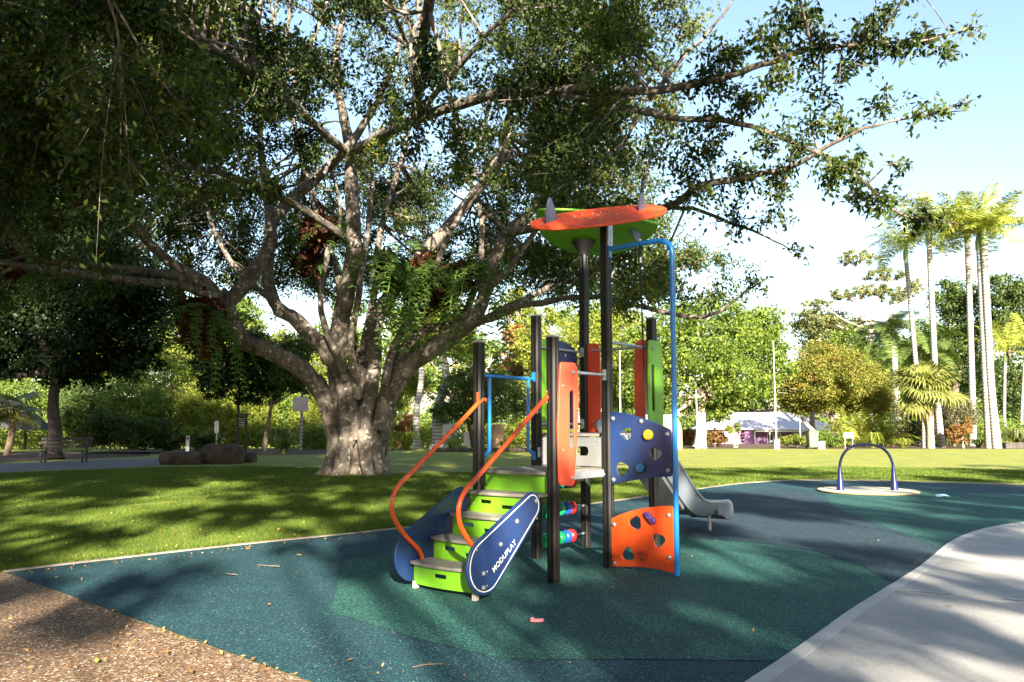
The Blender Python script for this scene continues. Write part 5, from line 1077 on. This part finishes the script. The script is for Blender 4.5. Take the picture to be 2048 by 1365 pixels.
for i_, X_ in enumerate((-15, -5, 5, 15)): sky_block_tree(('leftmost', 'second', 'third', 'rightmost')[i_] + ' added sky blocking bush behind the shade trees', X_, -25, 5, .5, 5.5, 26, 310 + i_)
print('shade blobs', {k: len(v) for k, v in SHB.items()})

# ------------------------------------------------------------------ ferns in the fig
NEST = mat('nest_brown', (.11, .040, .018), .9, (.045, .020, .011), 4, .7, 15)
NESTL = leaf_mat('nest_leaf', (.018, .009, .006), (.105, .038, .016), .2, .8)
FERN = leaf_mat('fern_leaf', (.035, .08, .016), (.12, .20, .04), .4, .5)
FERNF = [frond_mesh(1.5, 26, .20, 2.4, .45, .045, 1, 11, .2), frond_mesh(1.5, 26, .20, 3.0, .25, .045, 1, 12, .2), frond_mesh(1.5, 24, .18, 1.4, .5, .045, 1, 13, .2)]
def fern(label, x, y, Y, w_px, h_px, nf, fl, seed, nest=True, hang=True):
    rg = np.random.default_rng(seed); c = at(x, y, Y); s = mpp(Y); t = thing('basket_fern', label, 'fern', c, 0, 'ferns growing in the fig tree')
    if nest:
        W_, H_ = w_px * s / 2, h_px * s
        n = 520; d = rg.normal(size=(n, 3)); d /= np.linalg.norm(d, axis=1)[:, None]
        Pn = d * np.array([W_ * .72, W_ * .72, H_ * .46]) * rg.uniform(.8, 1.05, (n, 1)) + [0, 0, -H_ * .08]
        obj('nest', crown_mesh('nest', Pn, .30 * W_ * rg.uniform(.6, 1.5, n), rg, rg.random(n), .35, .55), NESTL, t)
        bm = bmesh.new(); bmesh.ops.create_icosphere(bm, subdivisions=3, radius=1)
        for v in bm.verts:
            k = 1 + .12 * math.sin(v.co.x * 7 + seed) * math.cos(v.co.y * 6 + v.co.z * 5); v.co = Vector((v.co.x * W_ * .62 * k, v.co.y * W_ * .62 * k, v.co.z * H_ * .38 * k - H_ * .12))
        obj('root_mass', bm_mesh(bm), NEST, t, True)
    for k in range(nf):
        me = FERNF[k % 3]
        shared('frond', me, FERN, t, (rg.normal() * w_px * s * .2, rg.normal() * w_px * s * .2, rg.uniform(-.1, .1)), (rg.normal() * .3, rg.uniform(-.4, .3), rg.uniform(0, 6.28)), fl / 1.5 * rg.uniform(.7, 1.2))
fern('large rust brown basket fern high on the left branches', 190, 345, 20.4, 130, 110, 10, 1.1, 1)
fern('big brown fern clump with hanging fronds on the left limb fork', 405, 640, 23.4, 120, 130, 36, 1.7, 2)
fern('brown basket fern above the central stems', 640, 455, 24.3, 95, 70, 15, 1.3, 3)
fern('dark basket fern in the fork left of the central stem', 615, 520, 25.4, 80, 60, 12, 1.1, 4)
fern('small rust basket fern beside the diagonal branch', 545, 375, 21.3, 48, 42, 3, 0.9, 5)
fern('rust brown fern between the two central stems', 770, 525, 24.8, 60, 70, 27, 2.0, 6)
fern('wide dark fern mass with long fronds on the right stems', 865, 555, 24.9, 160, 110, 69, 2.2, 7)
fern('fern with long hanging fronds against the right limb', 925, 545, 24.2, 70, 60, 27, 2.1, 8)
fern('round brown staghorn at the far left branch', 25, 525, 19, 60, 60, 9, 1.0, 9)
fern('small brown staghorn on the upper left branch', 105, 435, 20.2, 45, 40, 7, 0.9, 10)

# ------------------------------------------------------------------ grass blades on the near lawn
def grass_patch(name, poly_px, n, h, wid, seed, label):
    rg = np.random.default_rng(seed); poly = [tuple(g(*q)[:2]) for q in poly_px]; P_ = np.array(poly)
    lo, hi = P_.min(0), P_.max(0); pts = np.zeros((0, 2))
    px_, py_ = P_[:, 0], P_[:, 1]
    while len(pts) < n:
        q = lo + rg.random((n * 2, 2)) * (hi - lo); keep = rg.random(len(q)) < np.clip((9.5 / np.maximum(q[:, 1], 1)) ** 1.4, 0, 1); q = q[keep]
        ins = np.zeros(len(q), bool); j = len(poly) - 1
        for i in range(len(poly)):
            c = ((py_[i] > q[:, 1]) != (py_[j] > q[:, 1])) & (q[:, 0] < (px_[j] - px_[i]) * (q[:, 1] - py_[i]) / (py_[j] - py_[i] + 1e-12) + px_[i]); ins ^= c; j = i
        pts = np.vstack([pts, q[ins]])
    pts = pts[:n]; sc = np.clip(pts[:, 1] / 11.0, .9, 2.2)
    patch = np.sin(pts[:, 0] * 1.7 + np.sin(pts[:, 1] * 1.3) * 2) * np.sin(pts[:, 1] * 2.1 + pts[:, 0] * .6)
    hh = h * rg.uniform(.5, 1.15, n) * (1 + .25 * patch); a = rg.uniform(0, 6.28, n); le = rg.normal(size=(n, 2)) * .55
    ww = wid * sc; b0 = np.stack([pts[:, 0] - np.cos(a) * ww, pts[:, 1] - np.sin(a) * ww, np.zeros(n)], 1); b1 = np.stack([pts[:, 0] + np.cos(a) * ww, pts[:, 1] + np.sin(a) * ww, np.zeros(n)], 1)
    tp2 = np.stack([pts[:, 0] + le[:, 0] * hh, pts[:, 1] + le[:, 1] * hh, hh], 1)
    V = np.stack([b0, b1, tp2], 1).reshape(-1, 3); Q = np.arange(3 * n).reshape(n, 3)
    o = obj(name, arr_mesh(name, V, Q, np.clip(.45 + .2 * patch + rg.normal(size=n) * .22, 0, 1)), leaf_mat('grass_blade', (.060, .100, .014), (.145, .200, .034), .35, .5)); tag(o, label, 'grass', kind='stuff')
TE = [(x, y - 4) for x, y in EDGE_TOP]
grass_patch('lawn_grass', TE[:13] + [(1000, 985), (700, 985), (300, 1010), (0, 1040), (-250, 1090), (-250, 1165)], 230000, .055, .0045, 1, 'short green grass on the near lawn strip')
grass_patch('lawn_grass', [(1000, 988), (1080, 1018), (1180, 1006), (1280, 993), (1370, 980), (1490, 964), (1640, 957), (1850, 961), (2048, 967), (2300, 978), (2300, 945), (1700, 935), (1300, 938), (1000, 945), (700, 950), (300, 965), (0, 985), (-250, 1000), (-250, 1080), (0, 1036), (300, 1006), (700, 982)], 220000, .055, .006, 2, 'short green grass behind the tower and under the fig')

grass_patch('lawn_grass', [(-250, 1000), (0, 985), (300, 965), (640, 952), (660, 938), (500, 934), (340, 936), (150, 942), (-250, 960)], 70000, .06, .0085, 3, 'thin shaded grass between the fig and the side path')
# leaf litter, too fine to count
def litter(label, polys, n, seed, z0):
    rg = np.random.default_rng(seed); P = []
    for poly, k in polys:
        xs = [q[0] for q in poly]; ys = [q[1] for q in poly]; m = 0
        while m < k:
            a, b = rg.uniform(min(xs), max(xs)), rg.uniform(min(ys), max(ys))
            if in_poly(a, b, poly): q = g(a, b); P.append((q[0], q[1], z0)); m += 1
    P = np.array(P); V, Q = leaf_quads(P, rg.uniform(.018, .045, len(P)), rg, 0, .5); V[:, 2] = np.clip(V[:, 2], z0 - .005, z0 + .03)
    o = obj('leaf_litter', arr_mesh('leaf_litter', V, Q, rg.random(len(P))), leaf_mat('litter', (.11, .05, .02), (.42, .24, .08), .1, .8)); tag(o, label, 'litter', kind='stuff')
litter('small fallen leaves and crumbs on the rubber', [([(20, 1150), (830, 1060), (1350, 990), (1900, 975), (1850, 1130), (1500, 1365), (640, 1365)], 60), ([(620, 1365), (0, 1150), (0, 1160), (560, 1365)], 60), ([(20, 1150), (830, 1060), (840, 1064), (40, 1156)], 110)], 0, 1, .022)
litter('small fallen leaves on the shaded lawn and gravel', [([(0, 1140), (700, 1068), (760, 960), (400, 950), (0, 1000)], 700), ([(600, 975), (820, 975), (820, 950), (600, 950)], 250), ([(0, 1160), (560, 1365), (0, 1365)], 90)], 0, 2, .035)

# ------------------------------------------------------------------ small things lying on the ground
LITT = [mat('leaf_brown', (.34, .16, .05), .8), mat('leaf_gold', (.50, .34, .05), .7), mat('leaf_tan', (.38, .26, .14), .8)]
lf = pyd('leaf', [(-.06, 0, .004), (-.025, .026, .012), (.02, .022, .010), (.065, 0, .022), (.02, -.024, .006), (-.025, -.026, .010), (0, 0, .004)], [(0, 6, 1), (1, 6, 2), (2, 6, 3), (3, 6, 4), (4, 6, 5), (5, 6, 0)])
LFS = []
for m in LITT: q = lf.copy(); q.materials.append(m); LFS.append(q)
spots = [(598, 1112, 1, 'yellow leaf on the teal rubber near the lawn edge'), (538, 1212, 0, 'brown leaf on the teal rubber left of the stairs'), (785, 1268, 0, 'brown leaf on the teal rubber in front of the green patch'), (1226, 1178, 0, 'orange brown leaf on the green rubber before the tall post'), (1290, 1152, 0, 'brown leaf at the foot of the orange climbing panel'), (1544, 1017, 0, 'brown leaf on the slate rubber beyond the slide'), (1640, 1058, 0, 'small tan leaf on the slate rubber'), (1757, 1083, 2, 'tan leaf on the slate rubber near the path'), (112, 1157, 1, 'yellow leaf at the left tip of the rubber'), (193, 1325, 1, 'yellow leaf on the brown aggregate'), (460, 1057, 0, 'rust leaf on the lawn near the edging'), (95, 1090, 0, 'brown leaf on the sunny lawn'), (20, 1122, 1, 'big yellow leaf at the lawn corner'), (265, 1093, 2, 'tan leaf on the lawn by the edging'), (1310, 1075, 0, 'brown leaf under the blue pole'), (1850, 1290, 2, 'dark leaf on the concrete path'), (700, 1323, 0, 'brown leaf at the near edge of the rubber'), (545, 985, 0, 'rust leaf in the fig shade'), (380, 1043, 0, 'orange leaf on the lit lawn'), (1900, 1215, 2, 'tiny leaf on the far concrete slab')]
for i, (x, y, m, lab) in enumerate(spots):
    p_ = g(x, y, .02); z = .045 if (y < 1140 and x < 600 and m != 1) else .028
    o = shared('fallen_leaf', LFS[m], None if LFS[m].materials else LITT[m], None, (p_[0], p_[1], z), (RNG.normal() * .15, RNG.normal() * .15, RNG.uniform(0, 6.28)), RNG.uniform(.38, .62)); tag(o, lab, 'leaf', 'fallen leaves')
def twig(label, x0, y0, x1, y1):
    a, b = g(x0, y0, .03), g(x1, y1, .03); o = np.array([a[0], a[1], .0]); t = thing('twig', label, 'twig', o, 0, 'fallen twigs')
    m = (a + b) / 2 + RNG.normal(size=3) * [.02, .02, 0]; d = b - a; n = np.array([-d[1], d[0], 0]) * .22
    obj('stem', tube([a - o, m - o, b - o], .004, 6, 4), BARK, t); obj('side_shoot', tube([m - o, m - o + d * .2 + n], .0025, 5), BARK, t)
twig('forked brown twig on the teal rubber left of the stairs', 515, 1130, 560, 1133); twig('thin dark twig on the near edge of the rubber', 825, 1335, 885, 1328); twig('short twig on the teal rubber beside the forked one', 452, 1147, 475, 1150)
PINK = mat('pink_plastic', (.80, .22, .26), .45, (.74, .19, .23), 9)
p_ = g(1074, 1240, .03); pk = thing('pink_toy', 'small pink rubber toy piece lying on the green patch', 'toy', (p_[0], p_[1], .014), .2)
obj('body', place(plate([rpoly([(-.055, .0), (-.05, .03), (-.02, .03), (.0, .018), (.045, .02), (.06, 0), (.045, -.022), (-.02, -.024)], .02)], .022, .007), (0, 0, .012), (1, 0, 0), (0, 1, 0)), PINK, pk); obj('tip', dome(.016, .012), PINK, pk).location = (-.035, .008, .024)
p_ = g(1885, 993, .03)
bp_ = pyd('scrap', [(-.13, -.05, 0), (.02, -.08, .03), (.15, -.02, .01), (.10, .07, .05), (-.05, .09, .02), (-.14, .04, .05), (0, 0, .06)], [(0, 1, 6), (1, 2, 6), (2, 3, 6), (3, 4, 6), (4, 5, 6), (5, 0, 6)])
o = obj('plastic_scrap', bp_, mat('pale_blue_plastic', (.35, .62, .75), .4)); o.location = (p_[0], p_[1], .016); tag(o, 'pale blue plastic scrap on the rubber right of the spinner', 'litter')
